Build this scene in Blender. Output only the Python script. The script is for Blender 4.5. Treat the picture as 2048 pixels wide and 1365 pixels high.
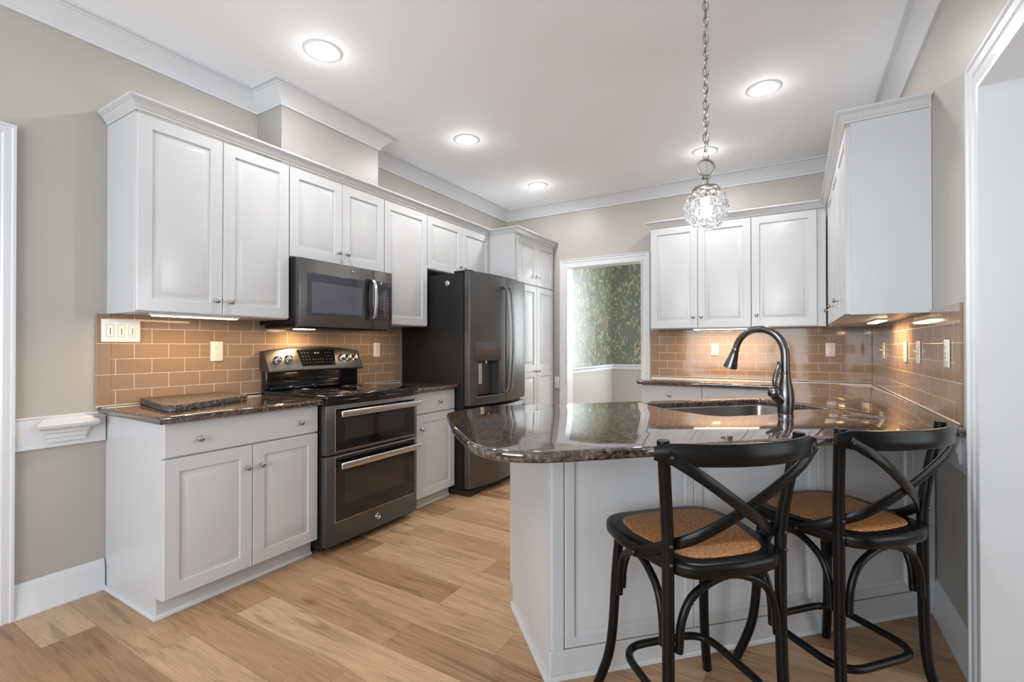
import bpy, bmesh, math, random
from mathutils import Vector, Matrix
random.seed(7)
PI = math.pi
SC = bpy.context.scene
COL = SC.collection
for o in list(bpy.data.objects):
    bpy.data.objects.remove(o)

# ------------------------------------------------------------------ camera
H = 2.80            # ceiling height
YB = 4.797          # back wall
XR = 3.51           # right wall
YN = -2.6           # near wall (behind the camera)
FPX = 941.65
cam_d = bpy.data.cameras.new('camera')
cam_d.sensor_width = 36.0
cam_d.lens = FPX / 2048 * 36.0
cam_d.shift_x = -(1025.47 - 1024) / 2048
cam_d.shift_y = (687.2 - 682.5) / 2048
cam_d.clip_start = 0.02
cam = bpy.data.objects.new('camera', cam_d)
cam.location = (2.955, 0, 1.205)
cam.rotation_euler = (math.radians(90.334), 0, math.radians(30.843))
COL.objects.link(cam)
SC.camera = cam

# ------------------------------------------------------------------ world, exposure, large lights
SC.view_settings.view_transform = 'Standard'
SC.view_settings.look = 'None'
SC.view_settings.gamma = 1
SC.view_settings.use_curve_mapping = False
SC.view_settings.exposure = 0.38
W = bpy.data.worlds.new('world'); SC.world = W
W.use_nodes = True
W.node_tree.nodes['Background'].inputs[0].default_value = (0.93, 0.96, 1.0, 1)
W.node_tree.nodes['Background'].inputs[1].default_value = 0.9


def area(name, loc, rot, sx, sy, power, col=(1, 1, 1), shape='RECTANGLE', spread=PI):
    l = bpy.data.lights.new(name, 'AREA')
    l.shape = shape; l.size = sx; l.size_y = sy; l.energy = power; l.color = col; l.spread = spread
    o = bpy.data.objects.new(name, l); o.location = loc; o.rotation_euler = rot
    COL.objects.link(o)
    return o


# fill lamps added out of view, plus daylight from the dining window
area('near_fill', (1.95, YN + 0.10, 1.45), (math.radians(102), 0, 0), 2.5, 1.8, 94, (0.855, 0.93, 1.0))  # added fill behind the camera, tilted up towards the ceiling
area('dining_fill', (3.35, 6.3, 1.5), (math.radians(90), 0, math.radians(90)), 1.4, 1.7, 45, (0.90, 0.97, 1.0))  # added to brighten the dining room; its right wall has no window
area('dining_window_daylight', (1.70, 7.06, 1.6), (math.radians(-90), 0, 0), 1.2, 1.7, 34, (0.88, 0.96, 1.0))
area('hall_fill', (5.35, 1.7, 1.4), (math.radians(90), 0, math.radians(90)), 1.6, 2.2, 24, (0.92, 0.965, 1.0))  # added fill in the unseen hall, shining in through the cased opening
CEIL_W = 6.6
UC_W = 2.2

# ------------------------------------------------------------------ helpers: materials
def lin(r, g, b):
    f = lambda c: (c / 255 / 12.92) if c / 255 <= 0.04045 else ((c / 255 + 0.055) / 1.055) ** 2.4
    return (f(r), f(g), f(b), 1)


class NT:
    def __init__(s, name):
        s.m = bpy.data.materials.new(name); s.m.use_nodes = True
        s.t = s.m.node_tree; s.p = s.t.nodes['Principled BSDF']; s.out = s.t.nodes['Material Output']

    def n(s, typ, **k):
        nd = s.t.nodes.new(typ)
        for a, v in k.items():
            if a.startswith('i_'):
                key = a[2:]
                nd.inputs[int(key) if key.isdigit() else key.replace('_', ' ')].default_value = v
            else:
                setattr(nd, a, v)
        return nd

    def l(s, a, b):
        s.t.links.new(a, b)

    def coords(s, scale=(1, 1, 1), swz=None, loc=(0, 0, 0)):
        tc = s.n('ShaderNodeTexCoord')
        src = tc.outputs['Object']
        if swz:
            sp = s.n('ShaderNodeSeparateXYZ'); cb = s.n('ShaderNodeCombineXYZ'); s.l(src, sp.inputs[0])
            for i, c in enumerate(swz):
                if c in 'xyz':
                    s.l(sp.outputs['xyz'.index(c)], cb.inputs[i])
            src = cb.outputs[0]
        mp = s.n('ShaderNodeMapping'); mp.inputs['Scale'].default_value = scale; mp.inputs['Location'].default_value = loc
        s.l(src, mp.inputs[0])
        return mp.outputs[0]

    def ramp(s, fac, stops):
        r = s.n('ShaderNodeValToRGB')
        e = r.color_ramp.elements
        while len(e) < len(stops):
            e.new(0.5)
        for q, (p, c) in zip(e, stops):
            q.position = p; q.color = c
        s.l(fac, r.inputs[0])
        return r.outputs[0]

    def mix(s, a, b, fac, blend='MIX'):
        m = s.n('ShaderNodeMix', data_type='RGBA', blend_type=blend)
        for sock, v in ((m.inputs[0], fac), (m.inputs[6], a), (m.inputs[7], b)):
            if hasattr(v, 'is_linked') or isinstance(v, bpy.types.NodeSocket):
                s.l(v, sock)
            else:
                sock.default_value = v
        return m.outputs[2]

    def bump(s, h, strength=0.2, dist=0.002):
        b = s.n('ShaderNodeBump'); b.inputs['Strength'].default_value = strength; b.inputs['Distance'].default_value = dist
        s.l(h, b.inputs['Height']); s.l(b.outputs[0], s.p.inputs['Normal'])

    def base(s, c, rough=0.5, metal=0.0, spec=0.5, coat=0.0):
        if isinstance(c, bpy.types.NodeSocket):
            s.l(c, s.p.inputs['Base Color'])
        else:
            s.p.inputs['Base Color'].default_value = c
        s.p.inputs['Roughness'].default_value = rough
        s.p.inputs['Metallic'].default_value = metal
        s.p.inputs['Specular IOR Level'].default_value = spec
        s.p.inputs['Coat Weight'].default_value = coat
        s.p.inputs['Coat Roughness'].default_value = 0.05
        return s


def noisy(name, c, rough=0.5, metal=0.0, amt=0.06, scale=8, spec=0.5, coat=0.0, bump=0.0, bscale=200, stretch=(1, 1, 1)):
    """a plain colour broken up a little by procedural noise"""
    t = NT(name)
    v = t.coords(stretch)
    n = t.n('ShaderNodeTexNoise', i_Scale=scale, i_Detail=4.0)
    t.l(v, n.inputs['Vector'])
    d = tuple(x * (1 - amt) for x in c[:3]) + (1,)
    u = tuple(min(1, x * (1 + amt)) for x in c[:3]) + (1,)
    t.base(t.ramp(n.outputs[0], [(0.35, d), (0.65, u)]), rough, metal, spec, coat)
    if bump:
        n2 = t.n('ShaderNodeTexNoise', i_Scale=bscale, i_Detail=3.0)
        t.l(v, n2.inputs['Vector'])
        t.bump(n2.outputs[0], bump, 0.001)
    return t.m


def emit(name, c, strength):
    t = NT(name)
    t.base((0.8, 0.8, 0.8, 1), 0.4)
    t.p.inputs['Emission Color'].default_value = c
    t.p.inputs['Emission Strength'].default_value = strength
    return t.m


M = {}
M['wall'] = noisy('greige_wall_paint', (0.412, 0.390, 0.357, 1), 0.42, amt=0.015, scale=3, bump=0.05, bscale=350)
M['ceiling'] = noisy('white_ceiling_paint', (0.925, 0.952, 0.985, 1), 0.7, amt=0.01, scale=3, bump=0.04, bscale=250)
M['trim'] = noisy('white_trim_paint', (0.635, 0.641, 0.654, 1), 0.28, amt=0.01, scale=4)
M['cab'] = noisy('white_cabinet_paint', (0.535, 0.539, 0.547, 1), 0.27, amt=0.008, scale=4)
M['slate'] = noisy('slate_steel', (0.125, 0.122, 0.12, 1), 0.36, metal=0.85, amt=0.04, scale=6, stretch=(0.3, 0.3, 40))
M['slate_dark'] = noisy('dark_slate', (0.07, 0.068, 0.067, 1), 0.35, metal=0.7, amt=0.05, scale=6)
M['case'] = noisy('black_appliance_case', (0.009, 0.008, 0.008, 1), 0.5, amt=0.1, scale=20, spec=0.25, bump=0.15, bscale=500)
M['handle'] = noisy('slate_handle_steel', (0.30, 0.295, 0.29, 1), 0.3, metal=1.0, amt=0.05, scale=10)
M['blackglass'] = noisy('black_glass', (0.006, 0.006, 0.007, 1), 0.05, amt=0.1, scale=5, coat=0.3)
M['ovenglass'] = noisy('oven_window_glass', (0.022, 0.017, 0.015, 1), 0.06, amt=0.1, scale=5, coat=0.3)
M['mwglass'] = noisy('microwave_window_glass', (0.03, 0.032, 0.042, 1), 0.07, amt=0.05, scale=5, coat=0.5)
M['mwscreen'] = noisy('microwave_window_mesh', (0.075, 0.078, 0.10, 1), 0.1, amt=0.05, scale=5, coat=0.5)
M['steel'] = noisy('brushed_steel', (0.62, 0.61, 0.60, 1), 0.27, metal=1.0, amt=0.05, scale=10, stretch=(1, 30, 30))
M['sinksteel'] = noisy('sink_steel', (0.42, 0.41, 0.40, 1), 0.3, metal=1.0, amt=0.06, scale=10)
M['nickel'] = noisy('satin_nickel', (0.42, 0.41, 0.40, 1), 0.25, metal=1.0, amt=0.05, scale=30)
M['chain'] = noisy('brushed_nickel_chain', (0.40, 0.385, 0.365, 1), 0.35, metal=1.0, amt=0.05, scale=30)
M['faucet'] = noisy('venetian_bronze_steel', (0.16, 0.155, 0.155, 1), 0.24, metal=1.0, amt=0.15, scale=12, stretch=(1, 1, 0.3))
M['rubber'] = noisy('black_rubber', (0.012, 0.012, 0.012, 1), 0.6, amt=0.1, scale=20)
M['ivory'] = noisy('ivory_plastic', (0.74, 0.70, 0.62, 1), 0.35, amt=0.01, scale=10)
M['whiteplastic'] = noisy('white_plastic', (0.80, 0.80, 0.80, 1), 0.35, amt=0.01, scale=10)
M['slot'] = noisy('dark_slot', (0.05, 0.045, 0.04, 1), 0.6, amt=0.05, scale=10)
M['mark'] = noisy('pale_key_marking', (0.24, 0.22, 0.20, 1), 0.5, amt=0.03, scale=10)
M['chrome'] = noisy('chrome', (0.75, 0.74, 0.73, 1), 0.12, metal=1.0, amt=0.03, scale=10)
M['caulk'] = noisy('white_caulk', (0.75, 0.73, 0.70, 1), 0.4, amt=0.02, scale=30)
M['lamp'] = emit('recessed_lamp_lens', (1, 0.98, 0.95, 1), 9.0)
M['ledwarm'] = emit('warm_led_lens', (1, 0.80, 0.52, 1), 16.0)
M['bulb'] = emit('pendant_bulb', (1, 0.96, 0.88, 1), 5.0)
M['blackwood'] = noisy('black_painted_wood', (0.0045, 0.0043, 0.0042, 1), 0.30, amt=0.3, scale=14, bump=0.05, bscale=120, spec=0.22)


def granite():
    t = NT('brown_granite')
    v = t.coords()
    n1 = t.n('ShaderNodeTexNoise', i_Scale=85.0, i_Detail=6.0, i_Roughness=0.7); t.l(v, n1.inputs['Vector'])
    n2 = t.n('ShaderNodeTexNoise', i_Scale=17.0, i_Detail=5.0, i_Roughness=0.6); t.l(v, n2.inputs['Vector'])
    vo = t.n('ShaderNodeTexVoronoi', i_Scale=95.0); t.l(v, vo.inputs['Vector'])
    c1 = t.ramp(n1.outputs[0], [(0.40, (0.006, 0.005, 0.005, 1)), (0.48, (0.034, 0.022, 0.017, 1)), (0.57, (0.13, 0.082, 0.060, 1)), (0.68, (0.32, 0.235, 0.185, 1))])
    c2 = t.ramp(vo.outputs['Color'], [(0.25, (0.008, 0.007, 0.007, 1)), (0.55, (0.06, 0.037, 0.028, 1)), (0.85, (0.17, 0.115, 0.09, 1))])
    f = t.ramp(n2.outputs[0], [(0.4, (0.25, 0.25, 0.25, 1)), (0.62, (0.75, 0.75, 0.75, 1))])
    t.base(t.mix(c1, c2, f), 0.05, spec=0.7, coat=0.7)
    t.p.inputs['Coat IOR'].default_value = 1.75
    t.p.inputs['Coat Roughness'].default_value = 0.03
    return t.m


def granite_rough():
    t = NT('chiselled_granite')
    v = t.coords()
    n1 = t.n('ShaderNodeTexNoise', i_Scale=75.0, i_Detail=6.0, i_Roughness=0.7); t.l(v, n1.inputs['Vector'])
    c1 = t.ramp(n1.outputs[0], [(0.40, (0.010, 0.009, 0.009, 1)), (0.5, (0.06, 0.045, 0.038, 1)), (0.6, (0.20, 0.15, 0.12, 1)), (0.72, (0.42, 0.36, 0.32, 1))])
    t.base(c1, 0.4)
    t.bump(n1.outputs[0], 0.9, 0.006)
    return t.m


def tile(name, bw, rh, off, shift=0.0):
    t = NT(name)
    v = t.coords(swz='xz0', loc=(shift, 0.0, 0))
    b = t.n('ShaderNodeTexBrick', offset=off, offset_frequency=2)
    b.inputs['Color1'].default_value = (0.300, 0.204, 0.143, 1)
    b.inputs['Color2'].default_value = (0.268, 0.182, 0.128, 1)
    b.inputs['Mortar'].default_value = (0.60, 0.54, 0.46, 1)
    b.inputs['Scale'].default_value = 1.0
    b.inputs['Mortar Size'].default_value = 0.0014
    b.inputs['Mortar Smooth'].default_value = 0.1
    b.inputs['Brick Width'].default_value = bw
    b.inputs['Row Height'].default_value = rh
    t.l(v, b.inputs['Vector'])
    t.base(b.outputs['Color'], 0.07, spec=0.32)
    r = t.ramp(b.outputs['Fac'], [(0.0, (0.07, 0.07, 0.07, 1)), (1.0, (0.6, 0.6, 0.6, 1))])
    t.l(r, t.p.inputs['Roughness'])
    # soft waviness of pressed glass tile, with the joint sunk
    n = t.n('ShaderNodeTexNoise', i_Scale=14.0, i_Detail=1.0); t.l(v, n.inputs['Vector'])
    ma = t.n('ShaderNodeMath', operation='MULTIPLY_ADD'); ma.inputs[1].default_value = 0.5
    inv = t.n('ShaderNodeMath', operation='SUBTRACT'); inv.inputs[0].default_value = 1.0
    t.l(b.outputs['Fac'], inv.inputs[1]); t.l(n.outputs[0], ma.inputs[0]); t.l(inv.outputs[0], ma.inputs[2])
    t.bump(ma.outputs[0], 0.35, 0.0012)
    return t.m


def oak():
    t = NT('oak_plank_floor')
    v = t.coords(loc=(0.35, 0.06, 0))
    b = t.n('ShaderNodeTexBrick', offset=0.37, offset_frequency=2)
    b.inputs['Color1'].default_value = (0, 0, 0, 1); b.inputs['Color2'].default_value = (1, 1, 1, 1)
    b.inputs['Mortar'].default_value = (0.35, 0.35, 0.35, 1)
    b.inputs['Scale'].default_value = 1.0; b.inputs['Mortar Size'].default_value = 0.0009
    b.inputs['Brick Width'].default_value = 1.15; b.inputs['Row Height'].default_value = 0.178
    t.l(v, b.inputs['Vector'])
    plank = t.ramp(b.outputs['Color'], [(0.0, (0.30, 0.172, 0.090, 1)), (0.3, (0.385, 0.233, 0.128, 1)), (0.6, (0.46, 0.295, 0.172, 1)), (1.0, (0.53, 0.358, 0.215, 1))])
    # per-plank offset of the grain
    sp = t.n('ShaderNodeSeparateXYZ'); t.l(b.outputs['Color'], sp.inputs[0])
    vm = t.n('ShaderNodeVectorMath', operation='SCALE'); vm.inputs['Scale'].default_value = 13.0
    t.l(b.outputs['Color'], vm.inputs[0])
    va = t.n('ShaderNodeVectorMath', operation='ADD'); t.l(v, va.inputs[0]); t.l(vm.outputs[0], va.inputs[1])
    mp = t.n('ShaderNodeMapping'); mp.inputs['Scale'].default_value = (1.1, 11, 1); t.l(va.outputs[0], mp.inputs[0])
    g = t.n('ShaderNodeTexNoise', i_Scale=1.6, i_Detail=8.0, i_Roughness=0.62, i_Distortion=1.4); t.l(mp.outputs[0], g.inputs['Vector'])
    mp2 = t.n('ShaderNodeMapping'); mp2.inputs['Scale'].default_value = (4, 90, 1); t.l(va.outputs[0], mp2.inputs[0])
    g2 = t.n('ShaderNodeTexNoise', i_Scale=2.0, i_Detail=3.0); t.l(mp2.outputs[0], g2.inputs['Vector'])
    gr = t.ramp(g.outputs[0], [(0.30, (0.60, 0.53, 0.47, 1)), (0.46, (0.98, 0.95, 0.92, 1)), (0.60, (1.12, 1.09, 1.07, 1)), (0.75, (0.80, 0.74, 0.68, 1))])
    gr2 = t.ramp(g2.outputs[0], [(0.35, (0.86, 0.84, 0.82, 1)), (0.55, (1.0, 1.0, 1.0, 1))])
    c = t.mix(plank, gr, 1.0, 'MULTIPLY'); c = t.mix(c, gr2, 1.0, 'MULTIPLY')
    # knots
    mk = t.n('ShaderNodeMapping'); mk.inputs['Scale'].default_value = (1.6, 3.6, 1); t.l(va.outputs[0], mk.inputs[0])
    vo = t.n('ShaderNodeTexVoronoi', i_Scale=1.0); t.l(mk.outputs[0], vo.inputs['Vector'])
    kf = t.ramp(vo.outputs['Distance'], [(0.02, (0.42, 0.33, 0.28, 1)), (0.05, (0.62, 0.52, 0.45, 1)), (0.13, (1, 1, 1, 1))])
    c = t.mix(c, kf, 0.75, 'MULTIPLY')
    jf = t.ramp(b.outputs['Fac'], [(0.0, (1, 1, 1, 1)), (1.0, (0.62, 0.58, 0.54, 1))])
    c = t.mix(c, jf, 1.0, 'MULTIPLY')
    t.base(c, 0.34, spec=0.4)
    t.bump(g2.outputs[0], 0.08, 0.001)
    return t.m


def rattan():
    t = NT('woven_rattan')
    v = t.coords((1, 1, 1))
    w1 = t.n('ShaderNodeTexWave', wave_type='BANDS', bands_direction='X', i_Scale=75.0, i_Distortion=1.2, i_Detail=2.0); t.l(v, w1.inputs['Vector'])
    w2 = t.n('ShaderNodeTexWave', wave_type='BANDS', bands_direction='Y', i_Scale=60.0, i_Distortion=1.6, i_Detail=2.0); t.l(v, w2.inputs['Vector'])
    mu = t.n('ShaderNodeMath', operation='MULTIPLY'); t.l(w1.outputs['Fac'], mu.inputs[0]); t.l(w2.outputs['Fac'], mu.inputs[1])
    n = t.n('ShaderNodeTexNoise', i_Scale=110.0, i_Detail=4.0); t.l(v, n.inputs['Vector'])
    ad = t.n('ShaderNodeMath', operation='MULTIPLY_ADD'); ad.inputs[1].default_value = 0.55
    t.l(mu.outputs[0], ad.inputs[0]); t.l(n.outputs[0], ad.inputs[2])
    c = t.ramp(ad.outputs[0], [(0.38, (0.10, 0.034, 0.008, 1)), (0.60, (0.36, 0.135, 0.030, 1)), (0.98, (0.58, 0.27, 0.085, 1))])
    t.base(c, 0.45)
    t.bump(ad.outputs[0], 0.6, 0.002)
    return t.m


def wallpaper():
    t = NT('green_floral_wallpaper')
    v = t.coords(swz='xz0')
    nz = t.n('ShaderNodeTexNoise', i_Scale=4.0, i_Detail=3.0); t.l(v, nz.inputs['Vector'])
    vs = t.n('ShaderNodeVectorMath', operation='SCALE'); vs.inputs['Scale'].default_value = 0.10; t.l(nz.outputs['Color'], vs.inputs[0])
    va = t.n('ShaderNodeVectorMath', operation='ADD'); t.l(v, va.inputs[0]); t.l(vs.outputs[0], va.inputs[1])
    # leaves: stretched voronoi cells in clusters
    mp = t.n('ShaderNodeMapping'); mp.inputs['Rotation'].default_value = (0, 0, 0.7); mp.inputs['Scale'].default_value = (36, 15, 1); t.l(va.outputs[0], mp.inputs[0])
    vo = t.n('ShaderNodeTexVoronoi', i_Scale=1.0, i_Randomness=1.0); t.l(mp.outputs[0], vo.inputs['Vector'])
    leaf = t.ramp(vo.outputs['Distance'], [(0.30, (1, 1, 1, 1)), (0.40, (0, 0, 0, 1))])
    mp2 = t.n('ShaderNodeMapping'); mp2.inputs['Rotation'].default_value = (0, 0, -0.9); mp2.inputs['Scale'].default_value = (30, 12, 1); t.l(va.outputs[0], mp2.inputs[0])
    vo2 = t.n('ShaderNodeTexVoronoi', i_Scale=1.0); t.l(mp2.outputs[0], vo2.inputs['Vector'])
    leaf2 = t.ramp(vo2.outputs['Distance'], [(0.26, (1, 1, 1, 1)), (0.36, (0, 0, 0, 1))])
    cl = t.n('ShaderNodeTexNoise', i_Scale=5.5, i_Detail=3.0); t.l(v, cl.inputs['Vector'])
    mask = t.ramp(cl.outputs[0], [(0.41, (0, 0, 0, 1)), (0.50, (1, 1, 1, 1))])
    lf = t.mix(leaf, leaf2, 1.0, 'LIGHTEN')
    lf = t.mix(lf, mask, 1.0, 'MULTIPLY')
    gold = t.ramp(vo.outputs['Color'], [(0.2, (0.26, 0.23, 0.11, 1)), (0.6, (0.40, 0.36, 0.20, 1)), (0.9, (0.32, 0.24, 0.14, 1))])
    green = t.ramp(nz.outputs[0], [(0.3, (0.072, 0.096, 0.072, 1)), (0.7, (0.118, 0.122, 0.086, 1))])
    t.base(t.mix(green, gold, lf), 0.36, spec=1.0, coat=0.7)
    t.p.inputs['Coat Roughness'].default_value = 0.33
    n3 = t.n('ShaderNodeTexVoronoi', i_Scale=34.0); t.l(va.outputs[0], n3.inputs['Vector'])
    t.bump(n3.outputs['Distance'], 0.5, 0.004)
    return t.m


def glass():
    t = NT('clear_pressed_glass')
    g = t.n('ShaderNodeBsdfGlass'); g.inputs['IOR'].default_value = 1.46; g.inputs['Roughness'].default_value = 0.0
    g.inputs['Color'].default_value = (0.97, 0.98, 1, 1)
    tr = t.n('ShaderNodeBsdfTransparent'); mx = t.n('ShaderNodeMixShader'); mx.inputs[0].default_value = 0.12
    t.l(g.outputs[0], mx.inputs[1]); t.l(tr.outputs[0], mx.inputs[2]); t.l(mx.outputs[0], t.out.inputs[0])
    return t.m


M['granite'] = granite(); M['granite_rough'] = granite_rough()
M['tile'] = tile('taupe_glass_subway_tile', 0.157, 0.0785, 0.5)
M['tile_edge'] = tile('taupe_glass_edge_tile', 0.30, 0.157, 0.0, 0.1)
M['oak'] = oak(); M['rattan'] = rattan(); M['wallpaper'] = wallpaper(); M['glass'] = glass()


# ------------------------------------------------------------------ helpers: geometry
def catmull(pts, n=8, closed=False):
    pts = [Vector(p) for p in pts]
    out = []
    m = len(pts)
    rng = range(m) if closed else range(m - 1)
    for i in rng:
        p0 = pts[(i - 1) % m] if (closed or i > 0) else pts[0] * 2 - pts[1]
        p1 = pts[i]; p2 = pts[(i + 1) % m]
        p3 = pts[(i + 2) % m] if (closed or i + 2 < m) else pts[-1] * 2 - pts[-2]
        for k in range(n):
            t = k / n
            out.append(0.5 * ((2 * p1) + (p2 - p0) * t + (2 * p0 - 5 * p1 + 4 * p2 - p3) * t * t + (3 * p1 - p0 - 3 * p2 + p3) * t ** 3))
    if not closed:
        out.append(pts[-1])
    return out


def round_poly(pts, radii, n=8):
    """closed 2-D polygon with each corner rounded"""
    out = []
    m = len(pts)
    for i in range(m):
        p = Vector(pts[i]); a = Vector(pts[i - 1]); b = Vector(pts[(i + 1) % m])
        r = radii[i] if isinstance(radii, (list, tuple)) else radii
        if r <= 0:
            out.append((p.x, p.y)); continue
        u = (a - p).normalized(); v = (b - p).normalized()
        ang = math.acos(max(-1, min(1, u.dot(v))))
        d = min(r / math.tan(ang / 2), (a - p).length * 0.49, (b - p).length * 0.49)
        s = p + u * d; e = p + v * d
        for k in range(n + 1):
            t = k / n
            q = (1 - t) ** 2 * s + 2 * t * (1 - t) * p + t * t * e
            out.append((q.x, q.y))
    return out


class MB:
    def __init__(s):
        s.bm = bmesh.new()

    def merge(s, bm2):
        me = bpy.data.meshes.new('tmp'); bm2.to_mesh(me); bm2.free(); s.bm.from_mesh(me); bpy.data.meshes.remove(me)

    def box(s, x0, x1, y0, y1, z0, z1, bev=0.0, seg=2):
        b = bmesh.new()
        bmesh.ops.create_cube(b, size=1)
        for v in b.verts:
            v.co = Vector(((x0 + x1) / 2 + v.co.x * (x1 - x0), (y0 + y1) / 2 + v.co.y * (y1 - y0), (z0 + z1) / 2 + v.co.z * (z1 - z0)))
        if bev:
            bmesh.ops.bevel(b, geom=b.edges[:], offset=bev, segments=seg, affect='EDGES', profile=0.5)
        s.merge(b)
        return s

    def tube(s, path, r, n=10, closed=False, cap=True):
        path = [Vector(p) for p in path]
        m = len(path)
        rr = r if isinstance(r, (list, tuple)) else [r] * m
        up = None
        rings = []
        for i, p in enumerate(path):
            if closed:
                t = (path[(i + 1) % m] - path[i - 1]).normalized()
            else:
                t = (path[min(i + 1, m - 1)] - path[max(i - 1, 0)]).normalized()
            if up is None:
                up = Vector((0, 0, 1)) if abs(t.z) < 0.9 else Vector((1, 0, 0))
            up = (up - t * up.dot(t)).normalized()
            w = t.cross(up)
            rings.append([s.bm.verts.new(p + (up * math.cos(2 * PI * k / n) + w * math.sin(2 * PI * k / n)) * rr[i]) for k in range(n)])
        for i in range(m if closed else m - 1):
            A, B = rings[i], rings[(i + 1) % m]
            for k in range(n):
                s.bm.faces.new((A[k], A[(k + 1) % n], B[(k + 1) % n], B[k]))
        if cap and not closed:
            s.bm.faces.new(rings[0][::-1]); s.bm.faces.new(rings[-1])
        return s

    def ribbon(s, path, normals, w, t):
        """flat strap: width w across, thickness t along the given normals"""
        path = [Vector(p) for p in path]
        m = len(path); rings = []
        for i, p in enumerate(path):
            tan = (path[min(i + 1, m - 1)] - path[max(i - 1, 0)]).normalized()
            nn = Vector(normals[i]); nn = (nn - tan * nn.dot(tan)).normalized()
            wd = tan.cross(nn)
            b = min(t, w) * 0.25
            prof = [(-w / 2, -t / 2 + b), (-w / 2 + b, -t / 2), (w / 2 - b, -t / 2), (w / 2, -t / 2 + b), (w / 2, t / 2 - b), (w / 2 - b, t / 2), (-w / 2 + b, t / 2), (-w / 2, t / 2 - b)]
            rings.append([s.bm.verts.new(p + wd * a + nn * c) for a, c in prof])
        for A, B in zip(rings, rings[1:]):
            for k in range(8):
                s.bm.faces.new((A[k], A[(k + 1) % 8], B[(k + 1) % 8], B[k]))
        s.bm.faces.new(rings[0][::-1]); s.bm.faces.new(rings[-1])
        return s

    def lathe(s, prof, n=24, mat=None):
        """(r, h) profile turned about the z axis, then moved by mat"""
        mat = mat or Matrix()
        rings = []
        for r, h in prof:
            if r < 1e-6:
                rings.append([s.bm.verts.new(mat @ Vector((0, 0, h)))])
            else:
                rings.append([s.bm.verts.new(mat @ Vector((r * math.cos(2 * PI * k / n), r * math.sin(2 * PI * k / n), h))) for k in range(n)])
        for A, B in zip(rings, rings[1:]):
            if len(A) == 1 and len(B) == 1:
                continue
            for k in range(n):
                if len(A) == 1:
                    s.bm.faces.new((A[0], B[(k + 1) % n], B[k]))
                elif len(B) == 1:
                    s.bm.faces.new((A[k], A[(k + 1) % n], B[0]))
                else:
                    s.bm.faces.new((A[k], A[(k + 1) % n], B[(k + 1) % n], B[k]))
        if len(rings[0]) > 1:
            s.bm.faces.new(rings[0][::-1])
        if len(rings[-1]) > 1:
            s.bm.faces.new(rings[-1])
        return s

    def prism(s, poly, a0, a1, mat=None):
        """2-D polygon (x, y) extruded along z from a0 to a1, then moved by mat"""
        mat = mat or Matrix()
        A = [s.bm.verts.new(mat @ Vector((x, y, a0))) for x, y in poly]
        B = [s.bm.verts.new(mat @ Vector((x, y, a1))) for x, y in poly]
        n = len(poly)
        s.bm.faces.new(A[::-1]); s.bm.faces.new(B)
        for k in range(n):
            s.bm.faces.new((A[k], A[(k + 1) % n], B[(k + 1) % n], B[k]))
        return s

    def sweep(s, path, prof, side=1, closed=False):
        """moulding: profile (out, z) carried along a horizontal path with mitred corners; side=+1 puts it to the left of travel"""
        P = [Vector((p[0], p[1])) for p in path]
        m = len(P); rings = []
        for i in range(m):
            def nrm(a, b):
                d = (b - a).normalized()
                return Vector((-d.y, d.x)) * side
            if closed:
                n0, n1 = nrm(P[i - 1], P[i]), nrm(P[i], P[(i + 1) % m])
            else:
                n0 = nrm(P[i - 1], P[i]) if i > 0 else nrm(P[i], P[i + 1])
                n1 = nrm(P[i], P[i + 1]) if i < m - 1 else n0
            mt = (n0 + n1); mt = mt / max(1e-6, (1 + n0.dot(n1)))
            rings.append([s.bm.verts.new((P[i].x + mt.x * o, P[i].y + mt.y * o, z)) for o, z in prof])
        k = len(prof)
        for i in range(m if closed else m - 1):
            A, B = rings[i], rings[(i + 1) % m]
            for j in range(k):
                s.bm.faces.new((A[j], A[(j + 1) % k], B[(j + 1) % k], B[j]))
        if not closed:
            s.bm.faces.new(rings[0][::-1]); s.bm.faces.new(rings[-1])
        return s

    def plate(s, outer, holes, z0, z1, bev=0.0, res=3, mat=None):
        """flat plate with any outline and holes, edges rounded by bev"""
        cu = bpy.data.curves.new('tmp', 'CURVE'); cu.dimensions = '2D'; cu.fill_mode = 'BOTH'
        for poly in [outer] + list(holes):
            sp = cu.splines.new('POLY'); sp.points.add(len(poly) - 1); sp.use_cyclic_u = True
            for q, (x, y) in zip(sp.points, poly):
                q.co = (x, y, 0, 1)
        cu.extrude = (z1 - z0) / 2 - bev; cu.bevel_depth = bev; cu.bevel_resolution = res; cu.offset = -bev
        ob = bpy.data.objects.new('tmp', cu); COL.objects.link(ob)
        dg = bpy.context.evaluated_depsgraph_get(); dg.update()
        me = bpy.data.meshes.new_from_object(ob.evaluated_get(dg))
        me.transform((mat or Matrix()) @ Matrix.Translation((0, 0, (z0 + z1) / 2)))
        b = bmesh.new(); b.from_mesh(me); bmesh.ops.remove_doubles(b, verts=b.verts[:], dist=1e-5)
        s.merge(b)
        bpy.data.objects.remove(ob); bpy.data.curves.remove(cu); bpy.data.meshes.remove(me)
        return s

    def ball(s, c, r, n=10):
        bmesh.ops.create_uvsphere(s.bm, u_segments=n, v_segments=max(6, n // 2), radius=r, matrix=Matrix.Translation(c))
        return s

    def build(s, name, mat, parent=None, angle=35):
        bmesh.ops.recalc_face_normals(s.bm, faces=s.bm.faces[:])
        me = bpy.data.meshes.new(name)
        s.bm.to_mesh(me); s.bm.free()
        me.shade_smooth(); me.set_sharp_from_angle(angle=math.radians(angle))
        me.materials.append(M[mat] if isinstance(mat, str) else mat)
        o = bpy.data.objects.new(name, me); COL.objects.link(o)
        if parent:
            o.parent = parent
        return o


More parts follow.
